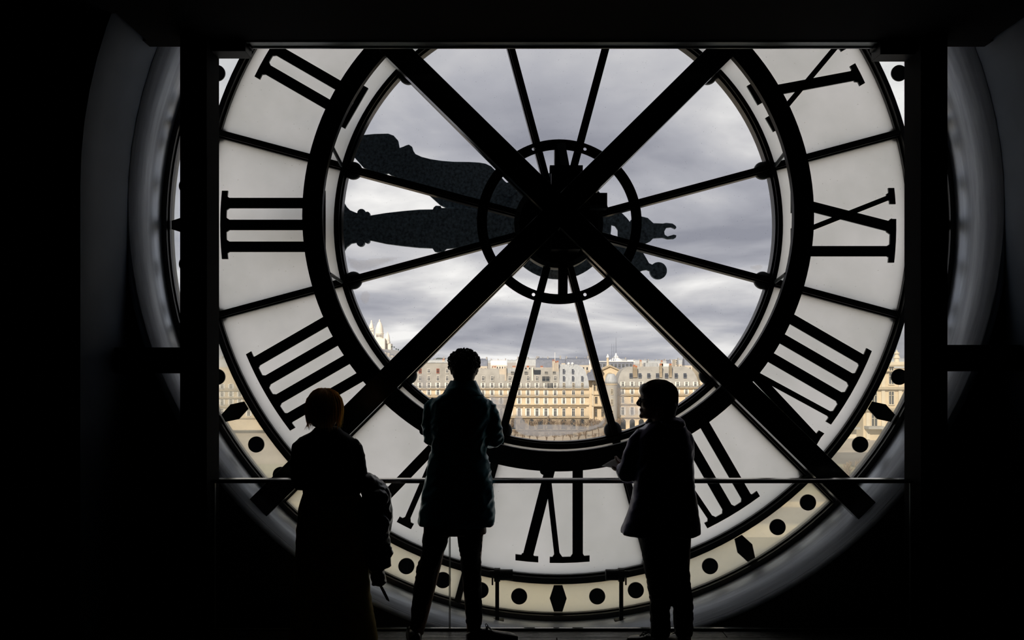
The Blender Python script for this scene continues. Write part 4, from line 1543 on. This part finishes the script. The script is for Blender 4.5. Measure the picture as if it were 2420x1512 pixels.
def strand_mat(name, col):
    m = bpy.data.materials.new(name)
    m.use_nodes = True
    t = m.node_tree
    b = t.nodes['Principled BSDF']
    b.inputs['Base Color'].default_value = (*col, 1)
    b.inputs['Roughness'].default_value = 0.4
    tl = N(t, 'ShaderNodeBsdfTranslucent')
    tl.inputs[0].default_value = (*[min(1, c * 1.3) for c in col], 1)
    ms = N(t, 'ShaderNodeMixShader')
    ms.inputs[0].default_value = 0.6
    t.links.new(b.outputs[0], ms.inputs[1])
    t.links.new(tl.outputs[0], ms.inputs[2])
    t.links.new(ms.outputs[0], t.nodes['Material Output'].inputs[0])
    return m


M['strand_blond'] = strand_mat('blond_strands', (0.85, 0.58, 0.24))
M['paper'] = strand_mat('white_leaflet_paper', (0.76, 0.76, 0.76))
M['strand_brown'] = strand_mat('brown_strands', (0.16, 0.07, 0.03))
M['eye'] = mat('eye_white', (0.7, 0.7, 0.68), 0.2)
M['frames'] = mat('spectacle_frame', (0.25, 0.22, 0.25), 0.25, metal=0.7)
M['metal_bit'] = mat('brass_button', (0.5, 0.4, 0.22), 0.3, metal=1.0)
M['lens'] = clear_glass('spectacle_lens', specks=False)


def fused(mb, name, mats, parent, voxel, wrinkle=0.0, wscale=9.0, smooth_it=6, seed=0.0):
    """fuse the pieces of mb into one continuous skin (voxel remesh), smooth it, add folds"""
    me = mb.mesh(name, mats)
    tmp = bpy.data.objects.new(name + '_tmp', me)
    COL.objects.link(tmp)
    r = tmp.modifiers.new('remesh', 'REMESH')
    r.mode = 'VOXEL'
    r.voxel_size = voxel
    sm_ = tmp.modifiers.new('smooth', 'SMOOTH')
    sm_.factor = 0.5
    sm_.iterations = smooth_it
    dg = bpy.context.evaluated_depsgraph_get()
    out = bpy.data.meshes.new_from_object(tmp.evaluated_get(dg))
    bpy.data.objects.remove(tmp)
    if wrinkle:
        nrm = [Vector(v.normal) for v in out.vertices]
        for v, n_ in zip(out.vertices, nrm):
            c = v.co
            f = noise.noise(Vector((c.x * wscale + seed, c.y * wscale, c.z * wscale * 0.8 + c.x * 4)))
            g = 1 - abs(noise.noise(Vector((c.x * wscale * 1.7 + 5 + seed, c.y * wscale, c.z * wscale * 2.1 - c.x * 9)))) * 2
            v.co = c + n_ * (wrinkle * (0.6 * f + 0.5 * g - 0.3))
    out.name = name
    out.materials.clear()
    out.materials.append(mats)
    off = wloc(parent)
    out.transform(Matrix.Translation(-off))
    o = place(name, out, parent, smooth=True)
    return o


def secs(rows, d):
    """rows: (py, px left, px right, half depth m[, y offset]) -> loft sections at distance d"""
    out = []
    for r in rows:
        a, b = P(r[1], r[0], d), P(r[2], r[0], d)
        oy = r[4] if len(r) > 4 else 0.0
        out.append(((a.x + b.x) / 2, d + oy, a.z, (b.x - a.x) / 2, r[3]))
    return out


def head_mb(mb, c, H, rz, tilt=0.0):
    """skull, face, nose, jaw, lips, ears; faces +y before the turn rz"""
    k = H / 0.235
    R = Matrix.Rotation(rz, 3, 'Z') @ Matrix.Rotation(tilt, 3, 'X')

    def e_(p, r, rx=0.0):
        q = (R @ Matrix.Rotation(rx, 3, 'X')).to_quaternion()
        mb.ell(c + R @ (Vector(p) * k), [x * k for x in r], 18, 12, q)
    e_((0, -0.012, 0.034), (0.077, 0.097, 0.083))
    e_((0, 0.022, -0.028), (0.064, 0.072, 0.080))
    e_((0, 0.048, -0.082), (0.044, 0.046, 0.034))
    e_((0, 0.088, -0.098), (0.020, 0.016, 0.016))
    e_((0, 0.066, 0.030), (0.052, 0.030, 0.026))
    for q in (-1, 1):
        e_((q * 0.040, 0.062, -0.022), (0.026, 0.028, 0.026))
        e_((q * 0.079, -0.004, -0.006), (0.010, 0.020, 0.032), -0.15)
        e_((q * 0.010, 0.104, -0.030), (0.009, 0.010, 0.008))
    mb.tube([c + R @ (Vector(p) * k) for p in ((0, 0.084, 0.022), (0, 0.099, 0.002), (0, 0.114, -0.020), (0, 0.108, -0.031))], [0.010 * k, 0.011 * k, 0.012 * k, 0.009 * k], 10)
    e_((0, 0.092, -0.056), (0.024, 0.011, 0.006))
    e_((0, 0.090, -0.067), (0.021, 0.011, 0.007))
    return R, k


def hand_mb(mb, wrist, direc, palm_n, L=0.18, curl=0.5, side=1):
    """palm and five unequal bent fingers, thumb from the side of the palm"""
    dv = Vector(direc).normalized()
    nv = Vector(palm_n)
    nv = (nv - dv * nv.dot(dv)).normalized()
    sv = dv.cross(nv) * side
    w0 = Vector(wrist)
    pc = w0 + dv * L * 0.27
    q = Matrix((sv, dv, nv)).transposed().to_quaternion()
    mb.ell(pc, (L * 0.23, L * 0.30, L * 0.085), 14, 10, q)
    mb.tube([w0 - dv * 0.03, w0, pc], [0.026, 0.024, 0.025], 10)
    for i, (s_, l_) in enumerate(((-0.165, 0.42), (-0.055, 0.48), (0.055, 0.45), (0.16, 0.36))):
        b = pc + sv * (s_ * L) + dv * (L * 0.22)
        pts = [b]
        a = 0.0
        p = b
        for f, r in ((0.46, 0.9), (0.30, 1.1), (0.24, 0.7)):
            a += curl * r
            p = p + (dv * math.cos(a) + nv * math.sin(a)) * (l_ * L * f)
            pts.append(p)
        mb.tube(pts, [0.0095, 0.009, 0.0085, 0.006], 8)
    b = pc - sv * (L * 0.2) - dv * (L * 0.12)
    td = (dv * 0.6 - sv * 0.7 + nv * 0.35).normalized()
    mb.tube([b, b + td * L * 0.17, b + td * L * 0.17 + (td + dv * 0.8 + nv * 0.4).normalized() * L * 0.15, b + td * L * 0.17 + (td + dv * 1.4 + nv * 0.5).normalized() * L * 0.27], [0.013, 0.011, 0.010, 0.007], 8)


def shoe(parent, heel, rz, L=0.29, name='shoe', laces=True):
    """leather shoe with heel, sole and laces; toe towards rz"""
    R = Matrix.Rotation(rz, 3, 'Z')
    h = Vector((heel[0], heel[1], 0))
    prof = [(-0.02, 0.030, 0.070), (0.0, 0.036, 0.085), (0.05, 0.038, 0.095), (0.10, 0.040, 0.092), (0.15, 0.044, 0.072), (0.20, 0.047, 0.058), (0.24, 0.044, 0.050), (0.27, 0.034, 0.040), (0.288, 0.016, 0.028)]
    mb = MB()
    rs_ = []
    for (t, w_, z) in prof:
        ring = []
        for k in range(16):
            a = 2 * PI * k / 16
            c_, q_ = math.cos(a), math.sin(a)
            zz_ = 0.022 + (z - 0.022) * (0.5 + 0.5 * q_) if q_ > 0 else 0.022 + 0.5 * (z - 0.022) * (1 + q_)
            ring.append(h + R @ Vector((w_ * c_, t * L / 0.288, zz_)))
        rs_.append(ring)
    mb.rings(rs_)
    o = mb.build(name, M['leather'], parent, smooth=True)
    poly = []
    sm2 = MB()
    top = [h + R @ Vector((w_ * 1.08, t * L / 0.288, 0)) for (t, w_, z) in prof] + [h + R @ Vector((-w_ * 1.08, t * L / 0.288, 0)) for (t, w_, z) in reversed(prof)]
    n_ = len(top)
    sm2.add([p + Vector((0, 0, 0.001)) for p in top] + [p + Vector((0, 0, 0.026)) for p in top], [list(range(n_ - 1, -1, -1)), list(range(n_, 2 * n_))] + [[i, (i + 1) % n_, n_ + (i + 1) % n_, n_ + i] for i in range(n_)])
    sm2.build('sole', M['sole'], o)
    if laces:
        lb = MB()
        for k in range(4):
            t = 0.105 + 0.02 * k
            z = 0.092 - 0.0068 * k * 1.6
            lb.tube([h + R @ Vector((-0.022, t, z - 0.006)), h + R @ Vector((0, t, z + 0.003)), h + R @ Vector((0.022, t, z - 0.006))], 0.003, 6)
        for q in (-1, 1):
            lb.tube([h + R @ Vector((q * x_, 0.10 + y_, 0.096 + z_)) for x_, y_, z_ in ((0, 0, 0), (.02, .0, .014), (.036, .01, .012), (.03, .02, 0), (.008, .008, .0))], 0.0026, 6)
            lb.tube([h + R @ Vector((q * x_, 0.10 + y_, 0.094 + z_)) for x_, y_, z_ in ((0, 0, 0), (.028, .018, .004), (.045, .03, -.02))], 0.0026, 6)
        lb.build('laces', M['cloth_black'], o)
    return o


def eyes(parent, c, R, k):
    for q in (-1, 1):
        p = c + R @ (Vector((q * 0.031, 0.078, 0.004)) * k)
        MB().ell(p, (0.012 * k,) * 3, 12, 8).build('eye', M['eye'], parent, smooth=True)


# ------------------------------------------------------------------ the man in the teal coat
D = 4.97


def V(px, py, dy=0.0, d=None):
    d = D if d is None else d
    p = P(px, py, d)
    return Vector((p.x, d + dy, p.z))


man = empty('person', (V(1085, 1500).x, D, 0), 'person seen from behind in dark teal coat, standing with arms folded', 'person')
hc = V(1097, 873, 0.01)
mb = MB()
R, k = head_mb(mb, hc, 0.232, math.radians(-12), 0.0)
mb.tube([V(1096, 895, -0.015), V(1095, 915, -0.02), V(1093, 940, -0.02)], [0.062, 0.066, 0.075], 16)
mb.loft(secs([(1260, 1008, 1150, .11), (1180, 1020, 1146, .115), (1110, 1028, 1142, .10), (1050, 1026, 1146, .11), (985, 1024, 1152, .11), (950, 1036, 1144, .09), (932, 1062, 1122, .06)][::-1], D))
# legs inside the trousers
mb.tube([V(1035, 1220), V(1020, 1330, .01), V(997, 1440, .0), V(986, 1495, -.02)], [.085, .062, .05, .04], 12)
mb.tube([V(1113, 1220), V(1113, 1330, .01), V(1118, 1440, .0), V(1120, 1495, -.02)], [.085, .062, .05, .04], 12)
# arms, folded in front
mb.tube([V(1030, 955), V(1018, 995, .0), V(1017, 1033, .02), V(1060, 1030, .17), V(1096, 1022, .21)], [.05, .043, .04, .035, .027], 12)
mb.tube([V(1148, 957), V(1162, 995, .0), V(1171, 1036, .02), V(1128, 1034, .19), V(1090, 1036, .25)], [.05, .043, .04, .035, .027], 12)
hand_mb(mb, V(1096, 1022, .21), (1, 0.1, 0.1), (0, -1, -0.3), .17, .45, 1)
hand_mb(mb, V(1090, 1036, .25), (-1, 0.0, 0.12), (0, -1, 0.2), .17, .45, -1)
fused(mb, 'body', M['skin'], man, 0.006, smooth_it=5)
eyes(man, hc, R, k)
# coat with sleeves, one cloth
mb = MB()
mb.loft(secs([(905, 1068, 1121, .075, -.015), (912, 1066, 1123, .085, -.015), (922, 1056, 1130, .10), (932, 1042, 1140, .115), (943, 1020, 1155, .12), (957, 1016, 1161, .13), (990, 1018, 1160, .145), (1025, 1020, 1156, .15), (1057, 1018, 1151, .145),
              (1086, 1013, 1156, .14), (1128, 1004, 1164, .145), (1157, 999, 1166, .15), (1200, 992, 1169, .16), (1229, 987, 1171, .165), (1238, 988, 1171, .165)], D), 36, 2.5)
mb.tube([V(1034, 950), V(1022, 962), V(1018, 990), V(1015, 1018, .0), V(1017, 1034, .02), V(1030, 1036, .08), V(1066, 1030, .18)], [.050, .055, .052, .053, .054, .052, .045], 16)
mb.tube([V(1142, 953), V(1156, 966), V(1162, 990), V(1168, 1016, .0), V(1172, 1038, .02), V(1156, 1042, .09), V(1118, 1036, .21)], [.050, .055, .053, .053, .055, .052, .045], 16)
coat = fused(mb, 'coat', M['coat_teal'], man, 0.009, 0.017, 9.0, 4, 2.0)
# turned-down collar
mb = MB()
ringA, ringB = [], []
for i in range(25):
    a = PI * (-0.05 + 1.1 * i / 24) + PI
    ringA.append(Vector((V(1095, 905).x + 0.078 * math.cos(a), D - 0.015 + 0.088 * math.sin(a), V(0, 903).z)))
    ringB.append(Vector((V(1093, 905).x + 0.125 * math.cos(a), D - 0.01 + 0.118 * math.sin(a), V(0, 925).z - 0.018 * abs(math.cos(a)))))
mb.rings([ringA, [p + Vector((0, 0, 0.012)) for p in ringA], ringB, [p - Vector((0, 0, 0.01)) for p in ringB], ringA], cap=False, closed=False)
mb.build('collar', M['coat_teal'], coat, smooth=True)
# dark roll neck
mb = MB()
mb.tube([V(1095, 912, -.012), V(1095, 904, -.012), V(1095, 899, -.012)], [.074, .076, .071], 24)
mb.build('roll_neck', M['cloth_black'], man, smooth=True)
# back seam and vent
MB().tube([V(1092, 925, -.125), V(1090, 990, -.155), V(1086, 1090, -.15), V(1082, 1230, -.172)], 0.0025, 6).build('back_seam', M['coat_teal'], coat)
mb = MB()
mb.loft(secs([(1215, 1003, 1150, .125), (1245, 1002, 1148, .125), (1258, 1003, 1146, .115)], D))
mb.loft(secs([(1236, 1002, 1070, .105), (1275, 999, 1060, .10), (1296, 1000, 1052, .095), (1322, 990, 1043, .09), (1361, 982, 1030, .082), (1410, 975, 1018, .072), (1447, 972, 1009, .066), (1470, 970, 1005, .06), (1484, 969, 1004, .058)], D))
mb.loft(secs([(1236, 1078, 1148, .105), (1281, 1083, 1140, .10), (1312, 1087, 1135, .095), (1345, 1091, 1138, .09), (1405, 1098, 1138, .078), (1457, 1101, 1140, .068), (1472, 1102, 1138, .064), (1484, 1103, 1137, .062)], D))
fused(mb, 'trousers', M['denim'], man, 0.008, 0.011, 16.0, 3, 7.0)
shoe(man, (V(984, 1500).x, D - 0.09, 0), math.radians(8), .29)
shoe(man, (V(1113, 1500).x, D - 0.06, 0), math.radians(-72), .30)
# curly hair: cap plus many small locks
mb = MB()
Rz = Matrix.Rotation(math.radians(-12), 3, 'Z')
cap = MB()
hcen = hc + Vector((0, -0.012, 0.024))
cap.ell(hcen, (0.092, 0.108, 0.092), 24, 16)
cap.ell(hc + Vector((0, -0.045, -0.02)), (0.072, 0.066, 0.070), 20, 14)
cap.v = [p for p in cap.v]
rnd = random.Random(21)
for i in range(420):
    u_, v_ = rnd.uniform(0, 2 * PI), rnd.uniform(-0.45, 1.0)
    s_ = math.sqrt(1 - v_ * v_)
    nrm = Vector((s_ * math.cos(u_), s_ * math.sin(u_), v_))
    if nrm.y > 0.35 and v_ < 0.45:
        continue
    p = hcen + Vector((nrm.x * 0.092, nrm.y * 0.108, nrm.z * 0.092))
    if v_ < -0.1:
        p = p + Vector((-nrm.x * 0.012, 0, 0))
    r = rnd.uniform(0.007, 0.013) * (1.25 if v_ > 0.2 else 0.8)
    t1 = nrm.orthogonal().normalized()
    t1 = Matrix.Rotation(rnd.uniform(0, 6.28), 3, nrm) @ t1
    t2 = nrm.cross(t1) * 0.4 + nrm * 0.8
    pts = [p + t1 * (r * math.cos(a) - r) + t2 * (r * math.sin(a) * 1.2) for a in [0, .7, 1.4, 2.1, 2.8, 3.5, 4.2]]
    mb.tube(pts, [r * .32, r * .36, r * .36, r * .34, r * .3, r * .25, r * .12], 5)
hair = cap.build('hair', M['hair_dark'], man, smooth=True)
mb.build('curls', M['hair_dark'], hair, smooth=True)

# ------------------------------------------------------------------ the woman with the coat over her arm
D = 4.74
wom = empty('person', (V(785, 1500).x, D, 0), 'person with short blond hair and olive skirt carrying a dark coat over the arm', 'person')
hc = V(767, 972, 0.0)
mb = MB()
R, k = head_mb(mb, hc, 0.222, math.radians(-8), 0.06)
mb.tube([V(768, 1000, -.01), V(770, 1025, -.015), V(772, 1045, -.01)], [.050, .052, .06], 14)
mb.loft(secs([(1030, 735, 812, .06), (1045, 712, 838, .08), (1080, 714, 840, .10), (1130, 724, 838, .09), (1165, 722, 844, .095), (1215, 712, 852, .115), (1250, 716, 852, .11)], D))
mb.tube([V(745, 1230), V(742, 1380, .01), V(742, 1530, -.01)], [.085, .06, .042], 12)
mb.tube([V(815, 1230), V(818, 1380, .01), V(822, 1530, -.01)], [.085, .06, .042], 12)
mb.tube([V(716, 1050), V(706, 1095), V(702, 1140, .02), V(722, 1150, .14), V(752, 1140, .22)], [.045, .038, .036, .032, .024], 12)
mb.tube([V(836, 1050), V(846, 1095), V(854, 1135, .02), V(850, 1150, .14), V(822, 1140, .22)], [.045, .038, .036, .032, .024], 12)
hand_mb(mb, V(752, 1140, .22), (1, .25, .1), (0, -1, -.3), .16, .5, 1)
hand_mb(mb, V(822, 1140, .22), (-1, .25, .1), (0, -1, -.3), .16, .5, -1)
fused(mb, 'body', M['skin'], wom, 0.006, smooth_it=5)
eyes(wom, hc, R, k)
mb = MB()
mb.loft(secs([(1008, 745, 800, .062), (1018, 736, 808, .07), (1028, 718, 824, .085), (1037, 706, 838, .095), (1050, 703, 847, .105), (1080, 706, 848, .12), (1120, 713, 849, .118), (1150, 716, 851, .118), (1168, 718, 852, .118)], D), 32, 2.5)
mb.tube([V(722, 1042), V(708, 1056), V(704, 1090), V(702, 1125, .01), V(705, 1145, .03), V(716, 1150, .09), V(742, 1144, .19)], [.040, .046, .045, .043, .044, .040, .034], 16)
mb.tube([V(830, 1044), V(842, 1058), V(846, 1090), V(850, 1122, .01), V(853, 1140, .03), V(848, 1148, .09), V(828, 1144, .19)], [.040, .045, .044, .043, .044, .040, .034], 16)
top = fused(mb, 'jacket', M['cloth_black'], wom, 0.010, 0.007, 10.0, 5, 11.0)
MB().ell(V(736, 1036, -.088), (.005, .004, .005), 8, 6).build('stud', M['metal_bit'], top)
mb = MB()
mb.loft(secs([(1160, 719, 850, .118), (1172, 716, 851, .122), (1199, 706, 858, .13), (1252, 702, 866, .14), (1305, 700, 870, .15), (1361, 697, 873, .16), (1402, 694, 876, .165), (1479, 688, 887, .18), (1512, 686, 891, .185), (1526, 685, 893, .185)], D), 40, 2.3)
sk = fused(mb, 'skirt', M['khaki'], wom, 0.011, 0.008, 8.0, 4, 15.0)
mb = MB()
c = secs([(1173, 715, 852, .124), (1180, 712, 854, .127)], D)
mb.loft(c, 40, 2.3)
mb.build('waistband', M['khaki'], sk, smooth=True)
MB().tube([V(747, 1182, -.128), V(746, 1230, -.140), V(746, 1290, -.152)], 0.003, 6).build('seam', M['khaki'], sk)
shoe(wom, (V(745, 1500).x, D - .07, 0), math.radians(10), .25, laces=False)
shoe(wom, (V(822, 1500).x, D - .07, 0), math.radians(-10), .25, laces=False)
# short blond hair: rounded cap and flicked strands
cap = MB()
cap.ell(hc + Vector((0, -.01, .034)), (.094, .108, .088), 24, 16)
cap.ell(hc + Vector((0, -.03, -.016)), (.096, .082, .074), 24, 16)
cap.ell(hc + Vector((0.002, -.035, -.055)), (.074, .060, .046), 20, 12)
hair = fused(cap, 'hair', M['hair_blond'], wom, 0.007, 0.006, 30.0, 4)
rnd = random.Random(4)
mb = MB()
for i in range(520):
    u_ = rnd.uniform(0, 2 * PI)
    if 0.25 * PI < u_ < 0.75 * PI and rnd.random() < 0.85:
        continue
    cu, su = math.cos(u_), math.sin(u_)
    pts = []
    tend = rnd.uniform(0.55, 1.0)
    flick = rnd.uniform(0.0, 0.042)
    jx, jz = rnd.gauss(0, 0.004), rnd.gauss(0, 0.004)
    lift = rnd.uniform(0.001, 0.013)
    for j in range(8):
        t = tend * j / 7
        if t < 0.5:
            ph = t / 0.5 * PI / 2
            q = Vector(((.096 + lift) * math.sin(ph) * cu, -.012 + (.110 + lift) * math.sin(ph) * su, .034 + (.090 + lift) * math.cos(ph)))
        else:
            f = (t - 0.5) / 0.5
            w_ = 1 - 0.27 * f * f
            q = Vector(((.098 + lift) * cu * w_, -.014 + (.106 + lift) * su * w_, .034 - .150 * f))
            if f > 0.6:
                q += Vector((cu, su, 0.25)) * flick * ((f - 0.6) / 0.4) ** 1.5
        q = q + Vector((jx * j / 7, 0, jz * j / 7 + (0.006 * math.sin(u_ * 9) if 0 < j < 3 else 0)))
        pts.append(hc + q)
    mb.tube(pts, [.0016, .0022, .0024, .0024, .0024, .0022, .0018, .0006], 4)
mb.build('strands', M['strand_blond'], hair, smooth=True)

# the dark coat she carries
ct = empty('carried_coat', (V(890, 1240).x, D + .02, V(0, 1384).z), 'dark leather coat draped over the forearm of the blond person', 'coat')
mb = MB()
mb.loft(secs([(1119, 858, 868, .05, .03), (1126, 853, 882, .075, .03), (1136, 851, 896, .085, .03), (1147, 850, 909, .09, .03), (1167, 852, 921, .095, .03), (1200, 853, 924, .10, .03), (1240, 855, 926, .095, .03), (1262, 858, 921, .09, .03)], D), 28, 2.2)
mb.loft(secs([(1225, 862, 922, .06, -.02), (1270, 866, 922, .065, -.02), (1307, 868, 930, .06, -.02), (1320, 870, 920, .055, -.02)], D), 24, 2.2)
mb.loft(secs([(1290, 868, 921, .05, .0), (1337, 871, 924, .05, .0), (1347, 873, 905, .045, .0)], D), 24, 2.2)
mb.loft(secs([(1300, 869, 905, .05, .02), (1347, 873, 906, .05, .02), (1378, 877, 914, .045, .02), (1383, 878, 910, .045, .02)], D), 24, 2.2)
mb.ell(V(905, 1235, -.06), (.055, .04, .06), 16, 10)
mb.ell(V(898, 1175, -.05), (.06, .05, .055), 16, 10)
fused(mb, 'coat_folds', M['leather_coat'], ct, 0.007, 0.011, 16.0, 2, 31.0)
mb = MB()
mb.tube([V(897, 1370, .0), V(900, 1385, .0), V(908, 1400, .0), V(916, 1416, .0), V(920, 1421, .0)], [.008, .008, .009, .008, .001], 6, flat=.5)
mb.build('belt_end', M['leather_coat'], ct)

# ------------------------------------------------------------------ the person in glasses with a leaflet
D = 4.83
per = empty('person', (V(1575, 1500).x, D, 0), 'person in glasses with brown bob and dark jacket, face turned left, holding a leaflet', 'person')
HRZ = math.radians(82)
hc = V(1550, 946, 0.0)
mb = MB()
R, k = head_mb(mb, hc, 0.226, HRZ, 0.0)
mb.tube([V(1560, 975, .0), V(1566, 1000, .0), V(1570, 1020, .0)], [.056, .06, .07], 14)
mb.loft(secs([(1008, 1540, 1600, .06), (1024, 1520, 1618, .085), (1060, 1510, 1624, .105), (1120, 1514, 1626, .105), (1180, 1512, 1630, .11), (1250, 1516, 1628, .11)], D))
mb.tube([V(1548, 1240), V(1550, 1350, .01), V(1560, 1450, .0), V(1560, 1515, -.01)], [.085, .062, .05, .042], 12)
mb.tube([V(1602, 1240), V(1606, 1350, .01), V(1614, 1450, .0), V(1616, 1515, -.01)], [.085, .062, .05, .042], 12)
mb.tube([V(1520, 1035), V(1496, 1075, .0), V(1484, 1118, .03), V(1487, 1119, .08), V(1488, 1121, .13)], [.046, .04, .037, .033, .025], 12)
mb.tube([V(1616, 1030), V(1622, 1070, .0), V(1620, 1112, .03), V(1580, 1116, .16), V(1520, 1110, .25)], [.046, .04, .037, .033, .025], 12)
hand_mb(mb, V(1488, 1121, .13), (-0.42, .9, -.02), (0.1, 0.0, 1), .150, .12, 1)
hand_mb(mb, V(1520, 1110, .25), (-1, .1, .05), (0, -0.3, 1), .165, .4, -1)
fused(mb, 'body', M['skin'], per, 0.006, smooth_it=4)
eyes(per, hc, R, k)
mb = MB()
mb.loft(secs([(992, 1540, 1606, .085), (1000, 1528, 1616, .10), (1012, 1517, 1622, .11), (1024, 1508, 1627, .118), (1040, 1502, 1632, .125), (1063, 1499, 1637, .135), (1099, 1499, 1638, .14), (1142, 1500, 1639, .14), (1170, 1495, 1643, .145), (1213, 1483, 1649, .155), (1237, 1474, 1653, .16), (1258, 1465, 1655, .165), (1262, 1467, 1653, .16)], D), 36, 2.5)
mb.tube([V(1524, 1022), V(1507, 1042), V(1494, 1075), V(1483, 1103, .01), V(1482, 1122, .03), V(1481, 1120, .08), V(1478, 1114, .15)], [.048, .056, .056, .054, .055, .05, .043], 16)
mb.tube([V(1612, 1022), V(1618, 1040), V(1620, 1075), V(1619, 1105, .02), V(1610, 1120, .06), V(1580, 1118, .16), V(1532, 1112, .23)], [.048, .054, .054, .052, .052, .048, .042], 16)
jk = fused(mb, 'jacket', M['plum'], per, 0.011, 0.009, 9.0, 5, 23.0)
mb = MB()
mb.loft(secs([(984, 1558, 1604, .06, -.03), (992, 1550, 1614, .085, -.04), (1002, 1556, 1616, .085, -.05), (1010, 1566, 1610, .06, -.06)], D), 24, 2.3)
fused(mb, 'hood', M['plum'], jk, 0.009, 0.006, 14.0, 3, 3.0)
mb = MB()
mb.tube([V(1533, 1003, .03), V(1541, 992, .02), V(1552, 984, .0)], [.02, .022, .02], 10)
mb.build('collar_tip', M['plum'], jk, smooth=True)
mb = MB()
mb.loft(secs([(1235, 1512, 1632, .115), (1262, 1512, 1630, .115), (1290, 1515, 1626, .11), (1320, 1519, 1625, .105)], D))
mb.loft(secs([(1262, 1512, 1582, .10), (1340, 1522, 1580, .09), (1406, 1534, 1582, .08), (1468, 1538, 1583, .075), (1500, 1537, 1582, .07)], D))
mb.loft(secs([(1262, 1578, 1629, .10), (1324, 1580, 1624, .095), (1361, 1582, 1629, .09), (1406, 1586, 1635, .085), (1447, 1592, 1636, .078), (1480, 1594, 1637, .074), (1500, 1594, 1635, .07)], D))
fused(mb, 'trousers', M['denim'], per, 0.008, 0.009, 16.0, 3, 43.0)
shoe(per, (V(1558, 1500).x, D - .06, 0), math.radians(38), .26)
shoe(per, (V(1614, 1500).x, D - .06, 0), math.radians(12), .26)
# bob of hair
cap = MB()
Rq = Matrix.Rotation(HRZ, 3, 'Z')


def hv(x, y, z): return hc + Rq @ Vector((x, y, z))


q = Rq.to_quaternion()
cap.ell(hv(0, -.020, .036), (.094, .112, .086), 24, 16, q)
cap.ell(hv(0, -.050, -.030), (.092, .080, .085), 24, 16, q)
cap.ell(hv(0, -.060, -.075), (.080, .062, .045), 20, 12, q)
cap.ell(hv(0, .050, .062), (.070, .050, .045), 20, 12, q)
hair = fused(cap, 'hair', M['hair_brown'], per, 0.007, 0.003, 30.0, 4)
rnd = random.Random(9)
mb = MB()
for i in range(260):
    u_ = rnd.uniform(0, 2 * PI)
    cu, su = math.cos(u_), math.sin(u_)
    front = su > 0.45
    tend = rnd.uniform(0.36, 0.47) if front else rnd.uniform(0.7, 1.0)
    lift = rnd.uniform(-.001, .003)
    pts = []
    for j in range(8):
        t = tend * j / 7
        if t < 0.5:
            ph = t / 0.5 * PI / 2
            v_ = Vector(((.095 + lift) * math.sin(ph) * cu, -.018 + (.112 + lift) * math.sin(ph) * su, .036 + (.088 + lift) * math.cos(ph)))
        else:
            f = (t - 0.5) / 0.5
            w_ = 1 - 0.16 * f * f
            v_ = Vector(((.095 + lift) * cu * w_, -.020 + (.110 + lift) * su * w_, .036 - .150 * f))
        pts.append(hc + Rq @ v_)
    mb.tube(pts, [.0016, .002, .0022, .0022, .0022, .002, .0016, .0006], 4)
mb.build('strands', M['strand_brown'], hair, smooth=True)
# glasses
gl = empty('glasses', hv(0, .1, 0.004), 'thin framed glasses on the face of the person at right', 'glasses')
mb = MB()
for q_ in (-1, 1):
    cpt = [hv(q_ * .032 + .024 * math.cos(a), .101 - .006 * abs(math.cos(a) * q_ + 0.3), .002 + .017 * math.sin(a)) for a in [2 * PI * i / 20 for i in range(21)]]
    mb.tube(cpt, .0016, 6)
    mb.tube([hv(q_ * .056, .097, .008), hv(q_ * .080, .06, .010), hv(q_ * .086, .0, .008), hv(q_ * .084, -.02, -.006)], .0017, 6)
mb.tube([hv(-.009, .101, .004), hv(0, .105, .007), hv(.009, .101, .004)], .0015, 6)
mb.build('frame', M['frames'], gl)
for q_ in (-1, 1):
    mb = MB()
    cpt = [hv(q_ * .032 + .023 * math.cos(a), .100, .002 + .016 * math.sin(a)) for a in [2 * PI * i / 20 for i in range(20)]]
    mb.rings([cpt, [p + Rq @ Vector((0, .0012, 0)) for p in cpt]])
    mb.build('lens', M['lens'], gl)
# leaflet held in the hand
D2 = D + 0.21
lf = empty('leaflet', V(1446, 1103, .0, D2), 'folded white leaflet held out by the person in glasses', 'leaflet')


def W(px, py, dy):
    p = P(px, py, D2 + dy)
    return p


a, b, c, e_ = W(1422, 1101, -.005), W(1446, 1087, .05), W(1484, 1091, .05), W(1468, 1109, -.03)
mb = MB()
for i, dz in enumerate((0.0, 0.004, 0.009)):
    up = Vector((0, 0, dz))
    sp = Vector((0.012 * i, 0.006 * i, 0.0))
    pts = [a + up + sp, e_ + up * .4, c + up * .4, b + up + sp]
    mb.add(pts + [p + Vector((0, 0, .0012)) for p in pts], [(3, 2, 1, 0), (4, 5, 6, 7), (0, 1, 5, 4), (1, 2, 6, 5), (2, 3, 7, 6), (3, 0, 4, 7)])
mb.build('pages', M['paper'], lf)
